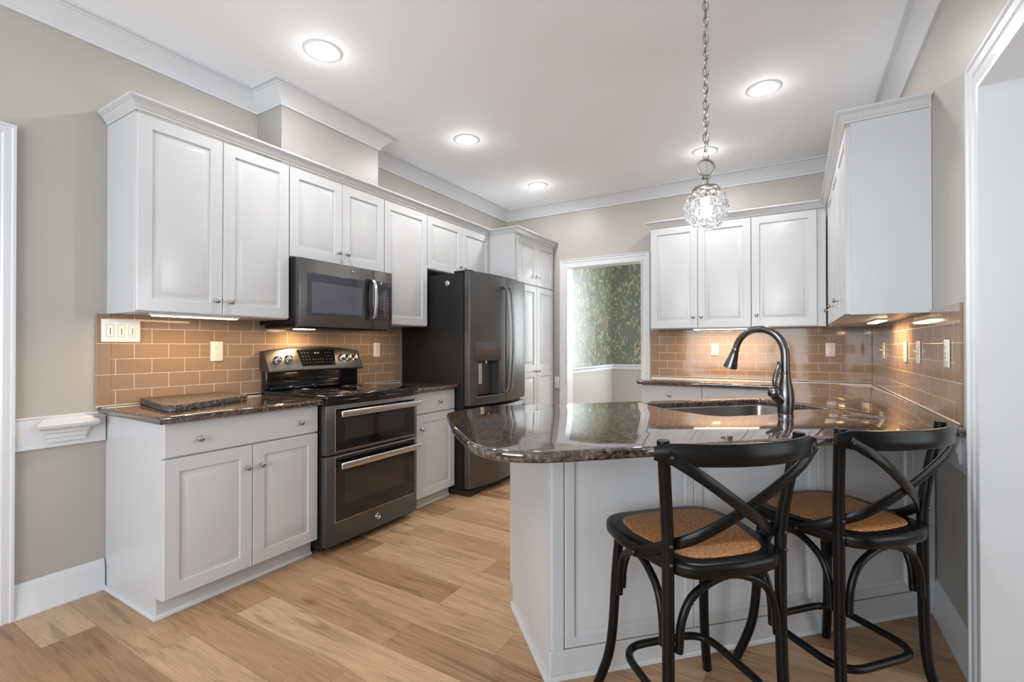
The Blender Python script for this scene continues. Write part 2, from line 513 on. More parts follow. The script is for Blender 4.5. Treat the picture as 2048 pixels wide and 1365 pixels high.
def thing(name, label, cat, loc=(0, 0, 0), rz=0.0, group=None):
    o = bpy.data.objects.new(name, None); COL.objects.link(o)
    o.empty_display_size = 0.1
    o.location = loc; o.rotation_euler = (0, 0, rz)
    o['label'] = label; o['category'] = cat
    if group:
        o['group'] = group
    return o


def tag(o, label, cat, group=None, kind=None):
    o['label'] = label; o['category'] = cat
    if group: o['group'] = group
    if kind: o['kind'] = kind
    return o


def struct(o, label=None, cat=None):
    o['kind'] = 'structure'
    if label: o['label'] = label
    if cat: o['category'] = cat
    return o


def copy_tree(o, parent=None):
    c = o.copy(); COL.objects.link(c)
    if parent:
        c.parent = parent
    for ch in [q for q in bpy.data.objects if q.parent == o]:
        copy_tree(ch, c)
    return c


R90 = PI / 2
S2 = 2 ** 0.5


def AO(a, o, z=0.0):
    """peninsula axes: a along it, o out towards the stools"""
    return ((a + o) / S2, (a - o) / S2, z)


# ------------------------------------------------------------------ room shell
def wall_box(name, boxes, mat, label, parent=None):
    m = MB()
    for b in boxes:
        m.box(*b)
    return struct(m.build(name, mat), label, 'wall')


struct(MB().box(-0.2, 6.0, YN - 0.2, 7.4, -0.12, 0.0).build('floor', 'oak'), 'light oak plank floor running across the whole kitchen', 'floor')
struct(MB().box(-0.2, 6.0, YN - 0.2, 7.4, H, H + 0.12).build('ceiling', 'ceiling'), 'smooth white ceiling with recessed lights', 'ceiling')
wall_box('wall_left', [(-0.14, 0, YN - 0.14, -0.35, 0, H), (-0.14, 0, -0.35, 0.565, 2.09, H), (-0.14, 0, 0.565, YB, 0, H)], 'wall', 'greige wall behind the range and left cabinets')
wall_box('wall_chase', [(0, 0.2555, 1.7495, 2.5315, 2.312, H)], 'wall', 'boxed greige chase above the microwave cabinet')
wall_box('wall_right', [(XR, XR + 0.22, 2.175, YB + 0.14, 0, H), (XR, XR + 0.22, 0.85, 2.175, 2.09, H), (XR, XR + 0.22, YN - 0.14, 0.85, 0, H)],
         'wall', 'greige wall on the right beside the bar stools')
wall_box('wall_back', [(-0.14, 0.80, YB, YB + 0.13, 0, H), (0.80, 1.63, YB, YB + 0.13, 2.075, H), (1.63, XR, YB, YB + 0.13, 0, H)],
         'wall', 'greige wall at the far end of the kitchen with the dining doorway')
wall_box('wall_near', [(-0.14, 0.60, YN - 0.14, YN, 0, H), (3.30, XR, YN - 0.14, YN, 0, H), (0.60, 3.30, YN - 0.14, YN, 0, 0.6), (0.60, 3.30, YN - 0.14, YN, 2.5, H)],
         'wall', 'greige wall behind the viewpoint around the added window opening')
# dining room beyond the doorway
DX = 0.52; DY = 7.10
o = MB().box(0, DY - YB, 0, 0.08, 0.90, H).build('wall_dining_left', 'wallpaper'); o.location = (DX, YB + 0.13, 0); o.rotation_euler = (0, 0, R90)
struct(o, 'green floral wallpaper on the sunlit left dining room wall', 'wall')
o = MB().box(0, 3.2, 0, 0.08, 0.90, H).build('wall_dining_back', 'wallpaper'); o.location = (DX, DY, 0)
struct(o, 'dark green floral wallpaper on the far dining room wall', 'wall')
wall_box('wall_dining_lower', [(DX - 0.08, DX, YB + 0.13, DY, 0, 0.9), (DX - 0.08, DX + 3.2, DY, DY + 0.08, 0, 0.9)], 'wall', 'greige wainscot paint under the dining chair rail')
wall_box('wall_dining_right', [(3.6, 3.7, YB + 0.13, DY, 0, H)], 'wall', 'greige right wall of the dining room, out of view')
rail = [(0, 0.845), (0.012, 0.845), (0.02, 0.86), (0.02, 0.885), (0.032, 0.895), (0.04, 0.912), (0.036, 0.925), (0, 0.925)]
struct(MB().sweep([(DX, YB + 0.13), (DX, DY), (DX + 3.2, DY)], rail, side=-1).build('trim_dining_rail', 'trim'), 'white chair rail below the green wallpaper', 'trim')
bbp = [(0, 0), (0.024, 0), (0.024, 0.008), (0.016, 0.02), (0.015, 0.11), (0.012, 0.118), (0.012, 0.128), (0.006, 0.140), (0.004, 0.150), (0, 0.150)]
struct(MB().sweep([(DX, YB + 0.13), (DX, DY), (DX + 3.2, DY)], bbp, side=-1).build('baseboard_dining', 'trim'), 'white baseboard in the dining room', 'baseboard')
# hall beyond the cased opening
wall_box('wall_hall', [(5.5, 5.6, YN - 0.1, 3.0, 0, H), (XR + 0.22, 5.6, 3.0, 3.1, 0, H), (XR + 0.22, 5.6, YN - 0.2, YN - 0.1, 0, H)], 'wall', 'greige walls of the hall beyond the right opening')

# crown moulding round the ceiling
z = H
crown = [(0, z - 0.114), (0.012, z - 0.114), (0.012, z - 0.100), (0.018, z - 0.094), (0.026, z - 0.080), (0.046, z - 0.056), (0.066, z - 0.036), (0.074, z - 0.026), (0.080, z - 0.024), (0.080, z - 0.015), (0.1, z - 0.012), (0.1, z - 0.0005), (0, z - 0.0005)]
struct(MB().sweep([(0, YN), (0, 1.7495), (0.2555, 1.7495), (0.2555, 2.5315), (0, 2.5315), (0, YB), (XR, YB), (XR, YN)], crown, side=-1).build('trim_crown', 'trim', angle=25),
       'white crown moulding around the kitchen ceiling, stepping around the chase', 'trim')
struct(MB().sweep([(0, 0.655), (0, 0.975)], bbp, side=-1).build('baseboard_left', 'trim'), 'short white baseboard left of the base cabinet', 'baseboard')
struct(MB().sweep([(XR, 2.84), (XR, 2.29)], bbp, side=-1).build('baseboard_right', 'trim'), 'white baseboard on the right wall beside the stools', 'baseboard')


def chair_rail(name, path, y0, y1, label, wallx, s, zt=0.884, zb=0.739):
    m = MB()
    m.sweep(path, [(0, zb), (0.018, zb), (0.018, zb + 0.01), (0.016, zb + 0.014), (0.016, zt - 0.012), (0.019, zt - 0.008), (0.019, zt), (0, zt)], side=-1)
    # applied moulding block with mitred returns, stepping out towards the top
    prof = [(0.016, 0.762), (0.026, 0.762), (0.026, 0.778), (0.030, 0.782), (0.030, 0.800), (0.037, 0.806), (0.037, 0.818), (0.052, 0.822), (0.064, 0.832), (0.068, 0.844), (0.062, 0.856), (0.048, 0.862), (0.044, 0.872), (0.016, 0.876)]
    n = len(prof); rings = []
    for yy, sg in ((y0, 1), (y1, -1)):
        rings.append([m.bm.verts.new((wallx + s * o, yy - sg * (o - 0.016) + sg * 0.05, zz)) for o, zz in prof])
    A, B = rings
    for j in range(n):
        m.bm.faces.new((A[j], A[(j + 1) % n], B[(j + 1) % n], B[j]))
    m.bm.faces.new(A[::-1]); m.bm.faces.new(B)
    return struct(m.build(name, 'trim', angle=25), label, 'trim')


chair_rail('trim_rail_left', [(0, 0.655), (0, 0.975)], 0.715, 0.935, 'white flat chair rail with a stepped moulding block, left of the cabinets', 0, 1)
chair_rail('trim_rail_right', [(XR, 2.84), (XR, 2.29)], 2.33, 2.44, 'white chair rail on the right wall under the counter end', XR, -1, 0.865, 0.735)
struct(MB().box(0.645, 0.707, YB - 0.018, YB, 0.735, 0.862, 0.003).build('trim_rail_back', 'trim'), 'short white chair rail between pantry and dining doorway', 'trim')


def casing(name, axis, pos, u0, u1, ztop, w, out, label, wl=None, wr=None):
    """door casing with stepped profile around an opening u0..u1, standing out from a wall plane"""
    m = MB()
    prof = [(0, 0), (0.02, 0.0), (0.022, 0.01), (0.015, 0.02), (0.014, w * 0.55), (0.019, w * 0.62), (0.02, w * 0.85), (0.026, w * 0.9), (0.026, w), (0, w)]
    path = [(u0, 0), (u0, ztop), (u1, ztop), (u1, 0)]
    offs = []
    for (u, zz), (du, dz) in zip(path, [(-1, 0), (-1, 1), (1, 1), (1, 0)]):
        ring = []
        for th, e in prof:
            U = u + du * e; Z = max(0, zz + dz * e)
            ring.append(m.bm.verts.new((U, pos + out * th, Z) if axis == 'y' else (pos + out * th, U, Z)))
        offs.append(ring)
    n = len(prof)
    for A, B in zip(offs, offs[1:]):
        for j in range(n):
            m.bm.faces.new((A[j], A[(j + 1) % n], B[(j + 1) % n], B[j]))
    m.bm.faces.new(offs[0][::-1]); m.bm.faces.new(offs[-1])
    return m


m = casing('', 'y', YB, 0.805, 1.62, 2.072, 0.09, -1, '')
m.box(0.79, 0.805, YB, YB + 0.132, 0, 2.072); m.box(1.62, 1.635, YB, YB + 0.132, 0, 2.072); m.box(0.79, 1.635, YB, YB + 0.132, 2.072, 2.087)
struct(m.build('door_1', 'trim', angle=25), 'white cased doorway to the dining room', 'doorway')
m = casing('', 'x', XR, 0.86, 2.165, 2.08, 0.115, -1, '')
m.box(XR, XR + 0.222, 2.165, 2.18, 0, 2.08); m.box(XR, XR + 0.222, 0.845, 0.86, 0, 2.08); m.box(XR, XR + 0.222, 0.845, 2.18, 2.08, 2.095)
struct(m.build('door_2', 'trim', angle=25), 'white cased opening in the right wall with a deep plain jamb', 'doorway')
m = casing('', 'x', 0, -0.34, 0.555, 2.075, 0.10, 1, '')
m.box(-0.135, 0, -0.355, -0.34, 0, 2.075); m.box(-0.135, 0, 0.555, 0.57, 0, 2.075); m.box(-0.135, 0, -0.355, 0.57, 2.075, 2.09); m.box(-0.10, -0.06, -0.34, 0.555, 0, 2.075)
struct(m.build('door_3', 'trim', angle=25), 'white door casing at the left edge of the left wall', 'doorway')
m = MB()  # made-up window frame, added to hold the fill lamp behind the camera
for x0, x1 in ((0.60, 0.67), (3.23, 3.30), (1.92, 1.98)):
    m.box(x0, x1, YN - 0.1, YN - 0.02, 0.6, 2.5)
m.box(0.60, 3.30, YN - 0.1, YN - 0.02, 0.6, 0.67); m.box(0.60, 3.30, YN - 0.1, YN - 0.02, 2.43, 2.5)
struct(m.build('added_window_1', 'trim'), 'added unseen white window frame behind the viewpoint, around the fill lamp', 'window')
m = MB()
for b in ((1.03, 1.10, 0.72, 2.50), (2.30, 2.37, 0.72, 2.50)):
    m.box(b[0], b[1], DY - 0.03, DY, b[2], b[3])
m.box(1.03, 2.37, DY - 0.03, DY, 2.45, 2.53); m.box(1.03, 2.37, DY - 0.03, DY, 0.64, 0.74)
struct(m.build('window_2', 'trim'), 'white framed dining room window beyond the doorway', 'window')

# ------------------------------------------------------------------ cabinets (local frame: x to the right, front faces -y, z up)
def door_mesh(x0, x1, z0, z1, y, t=0.02, frame=0.06, raised=True):
    """raised-panel slab, back at y, front towards -y"""
    m = MB()
    rings = []
    if raised:
        fr = min(frame, (x1 - x0) * 0.24)
        spec = [(0, 0), (0, -t + 0.003), (0.003, -t), (fr, -t), (fr + 0.004, -t + 0.009), (fr + 0.013, -t + 0.009), (fr + 0.036, -t + 0.001), (fr + 0.039, -t + 0.0005)]
    else:
        spec = [(0, 0), (0, -t + 0.003), (0.003, -t)]
    for e, d in spec:
        rings.append([m.bm.verts.new((x, y + d, zz)) for x, zz in ((x0 + e, z0 + e), (x1 - e, z0 + e), (x1 - e, z1 - e), (x0 + e, z1 - e))])
    for A, B in zip(rings, rings[1:]):
        for k in range(4):
            m.bm.faces.new((A[k], A[(k + 1) % 4], B[(k + 1) % 4], B[k]))
    m.bm.faces.new(rings[0][::-1]); m.bm.faces.new(rings[-1])
    return m


KNOB = [(0.0085, 0.0), (0.0075, 0.003), (0.0055, 0.008), (0.0055, 0.013), (0.011, 0.017), (0.0145, 0.021), (0.0145, 0.024), (0.011, 0.0275), (0.004, 0.029), (0, 0.029)]


def knob(x, y, z, parent):
    mt = Matrix.Translation((x, y, z)) @ Matrix.Rotation(R90, 4, 'X')   # turn axis z -> -y
    return MB().lathe(KNOB, 16, mt).build('knob', 'nickel', parent, 40)


def door(par, x0, x1, z0, z1, y, kn=None, name='door', raised=True, t=0.02, frame=0.06):
    g = 0.0015
    d = door_mesh(x0 + g, x1 - g, z0, z1, y, t, frame, raised).build(name, 'cab', par, 20)
    for k in (kn or []):
        knob(k[0], y - t, k[1], d)
    return d


ZU, ZT = 1.366, 2.31
CT = 0.903; CTH = 0.035; CB = CT - CTH


def upper(label, w, d, z0, z1, loc, rz, doors, group='white wall cabinets', z_lo=None):
    t = thing('upper_cabinet', label, 'cabinet', loc, rz, group)
    b = MB().box(0, w, -d + 0.021, 0, z0, z1, 0.001, 1)
    b.build('cabinet_body', 'cab', t)
    for x0, x1, kx, kz in doors:
        door(t, x0, x1, z0 + 0.005, z1 - 0.01, -d + 0.021, [(kx, kz)])
    return t


XU = 0.3316
Y1 = 0.9807
upper('white two door wall cabinet above the granite slab and switch plate', 0.7735, XU, ZU, ZT, (0.001, Y1, 0), R90,
      [(0.0, 0.387, 0.35, 1.445), (0.387, 0.7725, 0.424, 1.445)])
upper('short white two door wall cabinet right above the microwave', 0.769, XU, 1.748, ZT, (0.001, 1.756, 0), R90,
      [(0.0, 0.389, 0.355, 1.83), (0.389, 0.768, 0.425, 1.83)])
upper('tall narrow single door wall cabinet between microwave and refrigerator', 0.481, XU, ZU, ZT, (0.001, 2.5265, 0), R90, [(0.0, 0.480, 0.04, 1.445)])
upper('short white two door wall cabinet above the refrigerator', 0.929, XU, 1.85, ZT, (0.001, 3.009, 0), R90,
      [(0.0, 0.475, 0.44, 1.925), (0.475, 0.928, 0.51, 1.925)])
# pantry
PY0, PY1, PX = 3.942, 4.79, 0.645
t = thing('pantry_cabinet', 'tall white four door pantry cabinet beside the refrigerator', 'cabinet', (0.001, PY0, 0), R90)
pw = PY1 - PY0
MB().box(0, pw, -PX + 0.021, 0, 0.09, ZT, 0.001, 1).build('cabinet_body', 'cab', t)
MB().box(0, pw, -PX + 0.07, -0.01, 0, 0.09).build('toe_kick', 'cab', t)
dl = pw - 0.035
for x0, x1, kx in ((0.03, dl / 2 + 0.015, dl / 2 - 0.02), (dl / 2 + 0.015, dl, dl / 2 + 0.05)):
    door(t, x0, x1, 1.835, ZT - 0.02, -PX + 0.021, [(kx, 1.925)])
    # lower doors carry two stacked panels
    d = MB()
    g = 0.0015
    for zz0, zz1 in ((0.10, 0.945), (0.945, 1.822)):
        q = door_mesh(x0 + g, x1 - g, zz0, zz1, -PX + 0.021)
        d.merge(q.bm)
    dd = d.build('door', 'cab', t, 20)
    knob(kx, -PX + 0.001, 0.945, dd)

# back wall uppers
YU = 4.52
ud = YB - YU
upper('white two door wall cabinet beside the dining doorway, above the short counter', 0.857, ud, ZU, ZT + 0.012, (1.7836, YB - 0.001, 0), 0,
      [(0.0, 0.423, 0.385, 1.47), (0.423, 0.857, 0.455, 1.47)])
upper('white single door wall cabinet nearest the right corner on the back wall', 0.536, ud, ZU, ZT + 0.012, (2.642, YB - 0.001, 0), 0, [(0.0, 0.477, 0.04, 1.47)])
# right wall uppers (front faces -X): local x runs towards the camera
rw = XR - 3.18
upper('deep run of three white doors on the right wall with a plain end panel', YU - 2.8816 - 0.001, rw, ZU - 0.004, ZT + 0.012, (XR - 0.001, YU - 0.001, 0), -R90,
      [(0.19, 0.65, 0.23, 1.475), (0.65, 1.11, 0.69, 1.475), (1.11, 1.615, 1.15, 1.475)])

# small crown on top of the cabinets
def cab_crown(path, side, z0, label, name='cabinet_crown'):
    pr = [(-0.006, z0), (0.004, z0), (0.006, z0 + 0.006), (0.014, z0 + 0.014), (0.026, z0 + 0.034), (0.038, z0 + 0.042), (0.042, z0 + 0.046), (0.042, z0 + 0.056), (-0.006, z0 + 0.056)]
    return tag(MB().sweep(path, pr, side).build(name, 'cab', angle=25), label, 'cabinet crown', 'cabinet top mouldings')


cab_crown([(0.008, Y1), (XU, Y1), (XU, PY0), (PX, PY0), (PX, PY1)], -1, ZT + 0.001, 'white crown strip along the top of the left wall cabinets and pantry')
cab_crown([(1.7836, YB - 0.008), (1.7836, YU), (3.18, YU), (3.18, 2.8816), (XR - 0.008, 2.8816)], -1, ZT + 0.013, 'white crown strip along the top of the corner and right wall cabinets')

# base cabinets ------------------------------------------------------------
XB = 0.604


def base_cab(label, w, d, loc, rz, draws, doors, toe=0.09, side_to_floor=False, top=CB - 0.001):
    t = thing('base_cabinet', label, 'cabinet', loc, rz, 'white base cabinets')
    MB().box(0, w, -d + 0.021, 0, toe, top, 0.001, 1).build('cabinet_body', 'cab', t)
    tk = MB().box(0.0 if side_to_floor else 0.01, w - 0.002, -d + 0.065, 0, 0, toe)
    tk.sweep([(0.0, -0.001), (0.0, -d + 0.065), (w - 0.003, -d + 0.065)] if side_to_floor else [(0.01, -d + 0.065), (w - 0.003, -d + 0.065)],
             [(0, 0), (0.014, 0), (0.012, 0.008), (0.007, 0.014), (0, 0.016)], side=-1)
    tk.build('toe_kick', 'cab', t)
    for x0, x1, z0, z1, kn in draws:
        door(t, x0, x1, z0, z1, -d + 0.021, kn, 'drawer', raised=False)
    for x0, x1, z0, z1, kn in doors:
        door(t, x0, x1, z0, z1, -d + 0.021, kn)
    return t


t = base_cab('white base cabinet left of the range, wide drawer over two doors', 0.774, XB, (0.001, Y1, 0), R90,
             [(0.0, 0.773, 0.713, 0.864, [(0.142, 0.78), (0.656, 0.78)])],
             [(0.0, 0.393, 0.094, 0.706, [(0.363, 0.598)]), (0.393, 0.773, 0.094, 0.706, [(0.436, 0.598)])], side_to_floor=True)
base_cab('narrow white base cabinet between range and refrigerator', 0.505, XB, (0.001, 2.522, 0), R90,
         [(0.055, 0.503, 0.705, 0.862, [(0.305, 0.78)])], [(0.055, 0.503, 0.085, 0.698, [(0.10, 0.592)])])
base_cab('white base cabinet under the back counter beside the dining doorway', 1.09, 0.60, (1.785, YB - 0.001, 0), 0,
         [(0.0, 0.507, 0.715, 0.860, [(0.245, 0.78)]), (0.507, 1.05, 0.715, 0.860, [(0.76, 0.78)])],
         [(0.0, 0.507, 0.10, 0.707, [(0.46, 0.6)]), (0.507, 1.05, 0.10, 0.707, [(0.55, 0.6)])])
t = thing('base_cabinet', 'white corner base cabinet along the right wall under the counter', 'cabinet', (XR - 0.001, YB - 0.602, 0), -R90, 'white base cabinets')
MB().box(0.003, 0.75, -0.60, 0, 0.09, CB - 0.001).build('cabinet_body', 'cab', t)
MB().box(0.003, 0.75, -0.54, 0, 0, 0.09).build('toe_kick', 'cab', t)

# peninsula cabinet: local x = along, front (-y) = stool side, placed at a0 with front plane o = PO
PA0, PO = 2.628, 0.470
px_, py_, _ = AO(PA0, 0)
t = thing('peninsula_cabinet', 'white peninsula cabinet with raised panels facing the bar stools', 'cabinet', (px_, py_, 0), PI / 4)
PB = 0.095   # kitchen side is at o = -PB
LW = 1.70
# body: clipped by the right wall on the 45 degree line
def wall_x(o):  # local x where the right wall cuts a line of constant o
    return XR * S2 - o - PA0 - 0.004


SX0, SX1, SO0, SO1 = 3.365 - PA0, 4.14 - PA0, -0.19, 0.352   # sink hole in local x / o
m = MB()
m.prism([(0, -PO), (wall_x(PO), -PO), (wall_x(0.372), -0.372), (0, -0.372)], 0.0, CB - 0.001)   # front strip
m.prism([(0, -0.372), (SX0 - 0.03, -0.372), (SX0 - 0.03, PB), (0, PB)], 0.09, CB - 0.001)
m.prism([(SX0 - 0.03, -0.372), (LW, -0.372), (LW, PB), (SX0 - 0.03, PB)], 0.09, 0.62)
m.prism([(0, -0.372), (LW, -0.372), (LW, PB - 0.05), (0, PB - 0.05)], 0.0, 0.09)
m.build('cabinet_body', 'cab', t)
m = MB()
m.sweep([(0, PB - 0.05), (0, -PO), (wall_x(PO) - 0.03, -PO)], [(0, 0), (0.014, 0), (0.012, 0.008), (0.007, 0.016), (0.0, 0.018)], side=-1)
m.box(0.004, wall_x(PO) - 0.02, -PO - 0.012, -PO, 0.018, 0.105, 0.003, 1)
m.build('base_molding', 'cab', t)
MB().box(0.012, 0.058, -PO - 0.012, -PO, 0.106, CB - 0.002, 0.002, 1).build('corner_stile', 'cab', t)
for x0, x1 in ((0.061, 0.594), (0.594, 1.186), (1.186, 1.71)):
    door_mesh(x0 + 0.001, x1 - 0.001, 0.112, CB - 0.004, -PO, 0.014, 0.035).build('raised_panel', 'cab', t, 20)
MB().box(1.714, wall_x(PO) - 0.02, -PO - 0.012, -PO, 0.106, CB - 0.002, 0.002, 1).build('end_stile', 'cab', t)

# ------------------------------------------------------------------ worktops
tag(MB().plate([(0.002, 0.945), (0.655, 0.945), (0.655, 1.752), (0.002, 1.752)], [], CB, CT, 0.012, 4).build('countertop', 'granite', angle=50),
    'brown granite countertop left of the range under the stone slab', 'countertop', 'granite countertops')
tag(MB().plate([(0.002, 2.522), (0.655, 2.522), (0.655, 3.022), (0.002, 3.022)], [], CB, CT, 0.012, 4).build('countertop', 'granite', angle=50),
    'small brown granite countertop between range and refrigerator', 'countertop', 'granite countertops')
inner = AO(0, -0.25)
XI = 2.88
pa = [(1.752, YB - 0.012), (1.752, 4.15), (XI, 4.15), (XI, XI + 0.25 * S2), AO(2.54, -0.25)[:2], AO(2.318, -0.06)[:2], AO(2.305, 0.30)[:2], AO(2.325, 0.815)[:2], (XR - 0.012, XR - 0.012 - 0.815 * S2), (XR - 0.012, YB - 0.012)]
outer = round_poly(pa, [0, 0.02, 0.05, 0.05, 0.10, 0.10, 0.12, 0.26, 0, 0], 10)
sk = [(3.372, -0.165), (4.10, -0.175), (4.15, 0.0), (4.135, 0.255), (3.93, 0.24), (3.82, 0.335), (3.44, 0.345), (3.365, 0.12)]
hole = [AO(a, o)[:2] for a, o in round_poly(sk, [0.05, 0.05, 0.08, 0.03, 0.08, 0.06, 0.09, 0.1], 6)]
tag(MB().plate(outer, [hole], CB, CT, 0.012, 4).build('countertop', 'granite', angle=50),
    'large brown granite countertop wrapping the corner and the rounded peninsula', 'countertop', 'granite countertops')
# sink
t = thing('kitchen_sink', 'stainless undermount sink set into the peninsula counter', 'sink', AO(3.75, 0.09, 0), PI / 4)
sl = [(a - 3.75, -(o - 0.09)) for a, o in round_poly([(3.362, -0.175), (4.11, -0.185), (4.16, 0.0), (4.145, 0.265), (3.93, 0.25), (3.82, 0.345), (3.435, 0.355), (3.355, 0.12)], [0.05, 0.05, 0.08, 0.03, 0.08, 0.06, 0.09, 0.1], 6)]
m = MB()
N = len(sl)
rings = []
for sc, zz in ((1.0, CB - 0.002), (0.985, CB - 0.05), (0.965, 0.70), (0.93, 0.672), (0.85, 0.665)):
    rings.append([m.bm.verts.new((x * sc, y * sc, zz)) for x, y in sl])
for A, B in zip(rings, rings[1:]):
    for k in range(N):
        m.bm.faces.new((A[k], A[(k + 1) % N], B[(k + 1) % N], B[k]))
m.bm.faces.new(rings[-1])
m.build('basin', 'sinksteel', t, 50)
MB().lathe([(0.055, 0.666), (0.055, 0.669), (0.04, 0.669), (0.036, 0.667), (0, 0.667)], 24).build('drain', 'chrome', t)

# granite slab lying on the left counter
poly = [(0.015, 1.115), (0.50, 1.03), (0.53, 1.06), (0.355, 1.49), (0.30, 1.50), (0.02, 1.53)]
tag(MB().plate(round_poly(poly, 0.02, 4), [], CT + 0.0005, CT + 0.031, 0.003, 2).build('granite_slab', 'granite_rough', angle=40),
    'loose rough edged granite slab lying on the left countertop', 'stone slab')

# ------------------------------------------------------------------ tiled backsplashes
def splash(label, w, h, loc, rz, edge=None, hcut=None):
    t = thing('tile_backsplash', label, 'backsplash', loc, rz, 'taupe tile backsplashes')
    x0, x1 = 0.0, w
    for e in (edge or []):
        if e == 'l':
            MB().box(0, 0.060, -0.009, 0, 0, h, 0.001, 1).build('edge_tiles', 'tile_edge', t); x0 = 0.0605
        else:
            q = MB().box(w - 0.060, w, -0.009, 0, 0, h, 0.001, 1).build('edge_tiles', 'tile_edge', t); x1 = w - 0.0605
    b = MB()
    if hcut:   # stop under the cabinets, but run up to full height past them
        b.box(x0, hcut[0], -0.0085, 0, 0, hcut[1]); b.box(hcut[0], x1, -0.0085, 0, 0, h)
    else:
        b.box(x0, x1, -0.0085, 0, 0, h)
    b.build('tile_field', 'tile', t)
    MB().box(0, w, -0.013, -0.0095, 0, 0.004).build('caulk_line', 'caulk', t)
    return t


splash('taupe glass subway tile behind the range and left counter', 3.018 - 0.937, ZU - CT - 0.002, (0.0005, 0.937, CT + 0.001), R90, 'lr')
splash('taupe glass subway tile on the back wall behind the faucet', XR - 1.722 - 0.012, ZU - CT - 0.003, (1.722, YB - 0.0005, CT + 0.001), 0, 'l')
splash('taupe glass subway tile on the right wall with a row of switches', YB - 2.425 - 0.011, 1.374 - CT + 0.0, (XR - 0.0005, YB - 0.011, CT + 0.001), -R90, 'r', (YB - 0.011 - 2.88, ZU - CT - 0.007))


# ------------------------------------------------------------------ outlets and switches
def wall_plate(name, label, loc, rz, gangs, wide=None, mat='ivory', group='outlet and switch plates'):
    """gangs: list of 'o' duplex outlet, 's' toggle switch, 'd' slide dimmer, 'r' rocker/GFCI"""
    n = len(gangs); w = 0.070 + 0.046 * (n - 1); h = 0.115
    t = thing(name, label, 'switch plate' if gangs[0] in 'sd' else 'outlet', loc, rz, group)
    MB().box(-w / 2, w / 2, -0.006, 0, -h / 2, h / 2, 0.002, 2).build('cover_plate', mat, t)
    for i, g in enumerate(gangs):
        cx = (i - (n - 1) / 2) * 0.046
        if g == 'o':
            for s in (-1, 1):
                r = MB().prism(round_poly([(cx - 0.017, s * 0.02 - 0.014), (cx + 0.017, s * 0.02 - 0.014), (cx + 0.017, s * 0.02 + 0.014), (cx - 0.017, s * 0.02 + 0.014)], 0.012, 5), 0.0055, 0.009, Matrix.Rotation(R90, 4, 'X')).build('receptacle', mat, t)
                k = MB()
                k.box(cx - 0.008, cx - 0.006, -0.0095, -0.008, s * 0.02 + 0.000, s * 0.02 + 0.008); k.box(cx + 0.006, cx + 0.008, -0.0095, -0.008, s * 0.02, s * 0.02 + 0.008)
                k.box(cx - 0.002, cx + 0.002, -0.0095, -0.008, s * 0.02 - 0.009, s * 0.02 - 0.005)
                k.build('slots', 'slot', r)
        elif g == 'r':
            MB().box(cx - 0.0165, cx + 0.0165, -0.009, -0.0055, -0.033, 0.033, 0.001, 1).build('receptacle_block', mat, t)
            k = MB()
            for s in (-1, 1):
                k.box(cx - 0.008, cx - 0.006, -0.0096, -0.0085, s * 0.021, s * 0.021 + 0.008); k.box(cx + 0.006, cx + 0.008, -0.0096, -0.0085, s * 0.021, s * 0.021 + 0.008)
            k.box(cx - 0.008, cx + 0.008, -0.0096, -0.0085, -0.004, -0.002); k.box(cx - 0.008, cx + 0.008, -0.0096, -0.0085, 0.002, 0.004)
            k.build('slots', 'slot', t)
        elif g == 's':
            MB().box(cx - 0.005, cx + 0.005, -0.0062, -0.0055, -0.012, 0.012).build('switch_slot', 'slot', t)
            MB().prism([(0.0, -0.004), (0.018, 0.006), (0.018, 0.011), (0.0, 0.006)], cx - 0.0035, cx + 0.0035, Matrix(((0, 0, 1, 0), (-1, 0, 0, -0.006), (0, 1, 0, 0), (0, 0, 0, 1)))).build('toggle', mat, t)
        else:
            MB().box(cx - 0.0155, cx + 0.0155, -0.0065, -0.0055, -0.0315, 0.0315).build('dimmer_gap', 'mark', t)
            MB().box(cx - 0.014, cx + 0.014, -0.0085, -0.0055, -0.030, 0.030, 0.001, 1).build('dimmer_block', mat, t)
            MB().box(cx - 0.0015, cx + 0.0015, -0.0092, -0.008, -0.018, 0.012).build('dimmer_slot', 'slot', t)
            MB().box(cx - 0.013, cx + 0.013, -0.012, -0.008, 0.013, 0.021, 0.001, 1).build('dimmer_slider', mat, t)
            MB().box(cx + 0.003, cx + 0.009, -0.010, -0.008, -0.022, -0.017).build('dimmer_button', mat, t)
    return t


zo = 1.174
wall_plate('switch_plate', 'white triple dimmer switch plate at the left end of the tile', (0.0105, 1.036, 1.283), R90, 'ddd', mat='whiteplastic')
wall_plate('wall_outlet', 'ivory duplex outlet on the tile left of the range', (0.0105, 1.499, zo), R90, 'o')
wall_plate('wall_outlet', 'ivory outlet on the tile between range and refrigerator', (0.0105, 2.748, zo), R90, 'r')
wall_plate('wall_outlet', 'ivory outlet on the back wall tile left of the faucet', (2.317, YB - 0.0105, zo), 0, 'r')
wall_plate('wall_outlet', 'ivory duplex outlet on the back wall tile right of the faucet', (3.22, YB - 0.0105, zo), 0, 'o')
wall_plate('switch_plate', 'ivory double plate on the right wall tile closest to the room corner', (XR - 0.0105, 4.19, zo), -R90, 'so')
wall_plate('wall_outlet', 'ivory outlet on the right wall tile, second plate from the room corner', (XR - 0.0105, 3.425, zo), -R90, 'r')
wall_plate('switch_plate', 'ivory toggle switch on the right wall tile, third plate from the room corner', (XR - 0.0105, 3.105, zo), -R90, 's')
wall_plate('wall_outlet', 'ivory outlet on the right wall tile closest to the white opening', (XR - 0.0105, 2.585, zo), -R90, 'r')
wall_plate('wall_outlet', 'small white outlet low on the dining room wall', (1.02, DY - 0.0005, 0.58), 0, 'o', mat='whiteplastic')


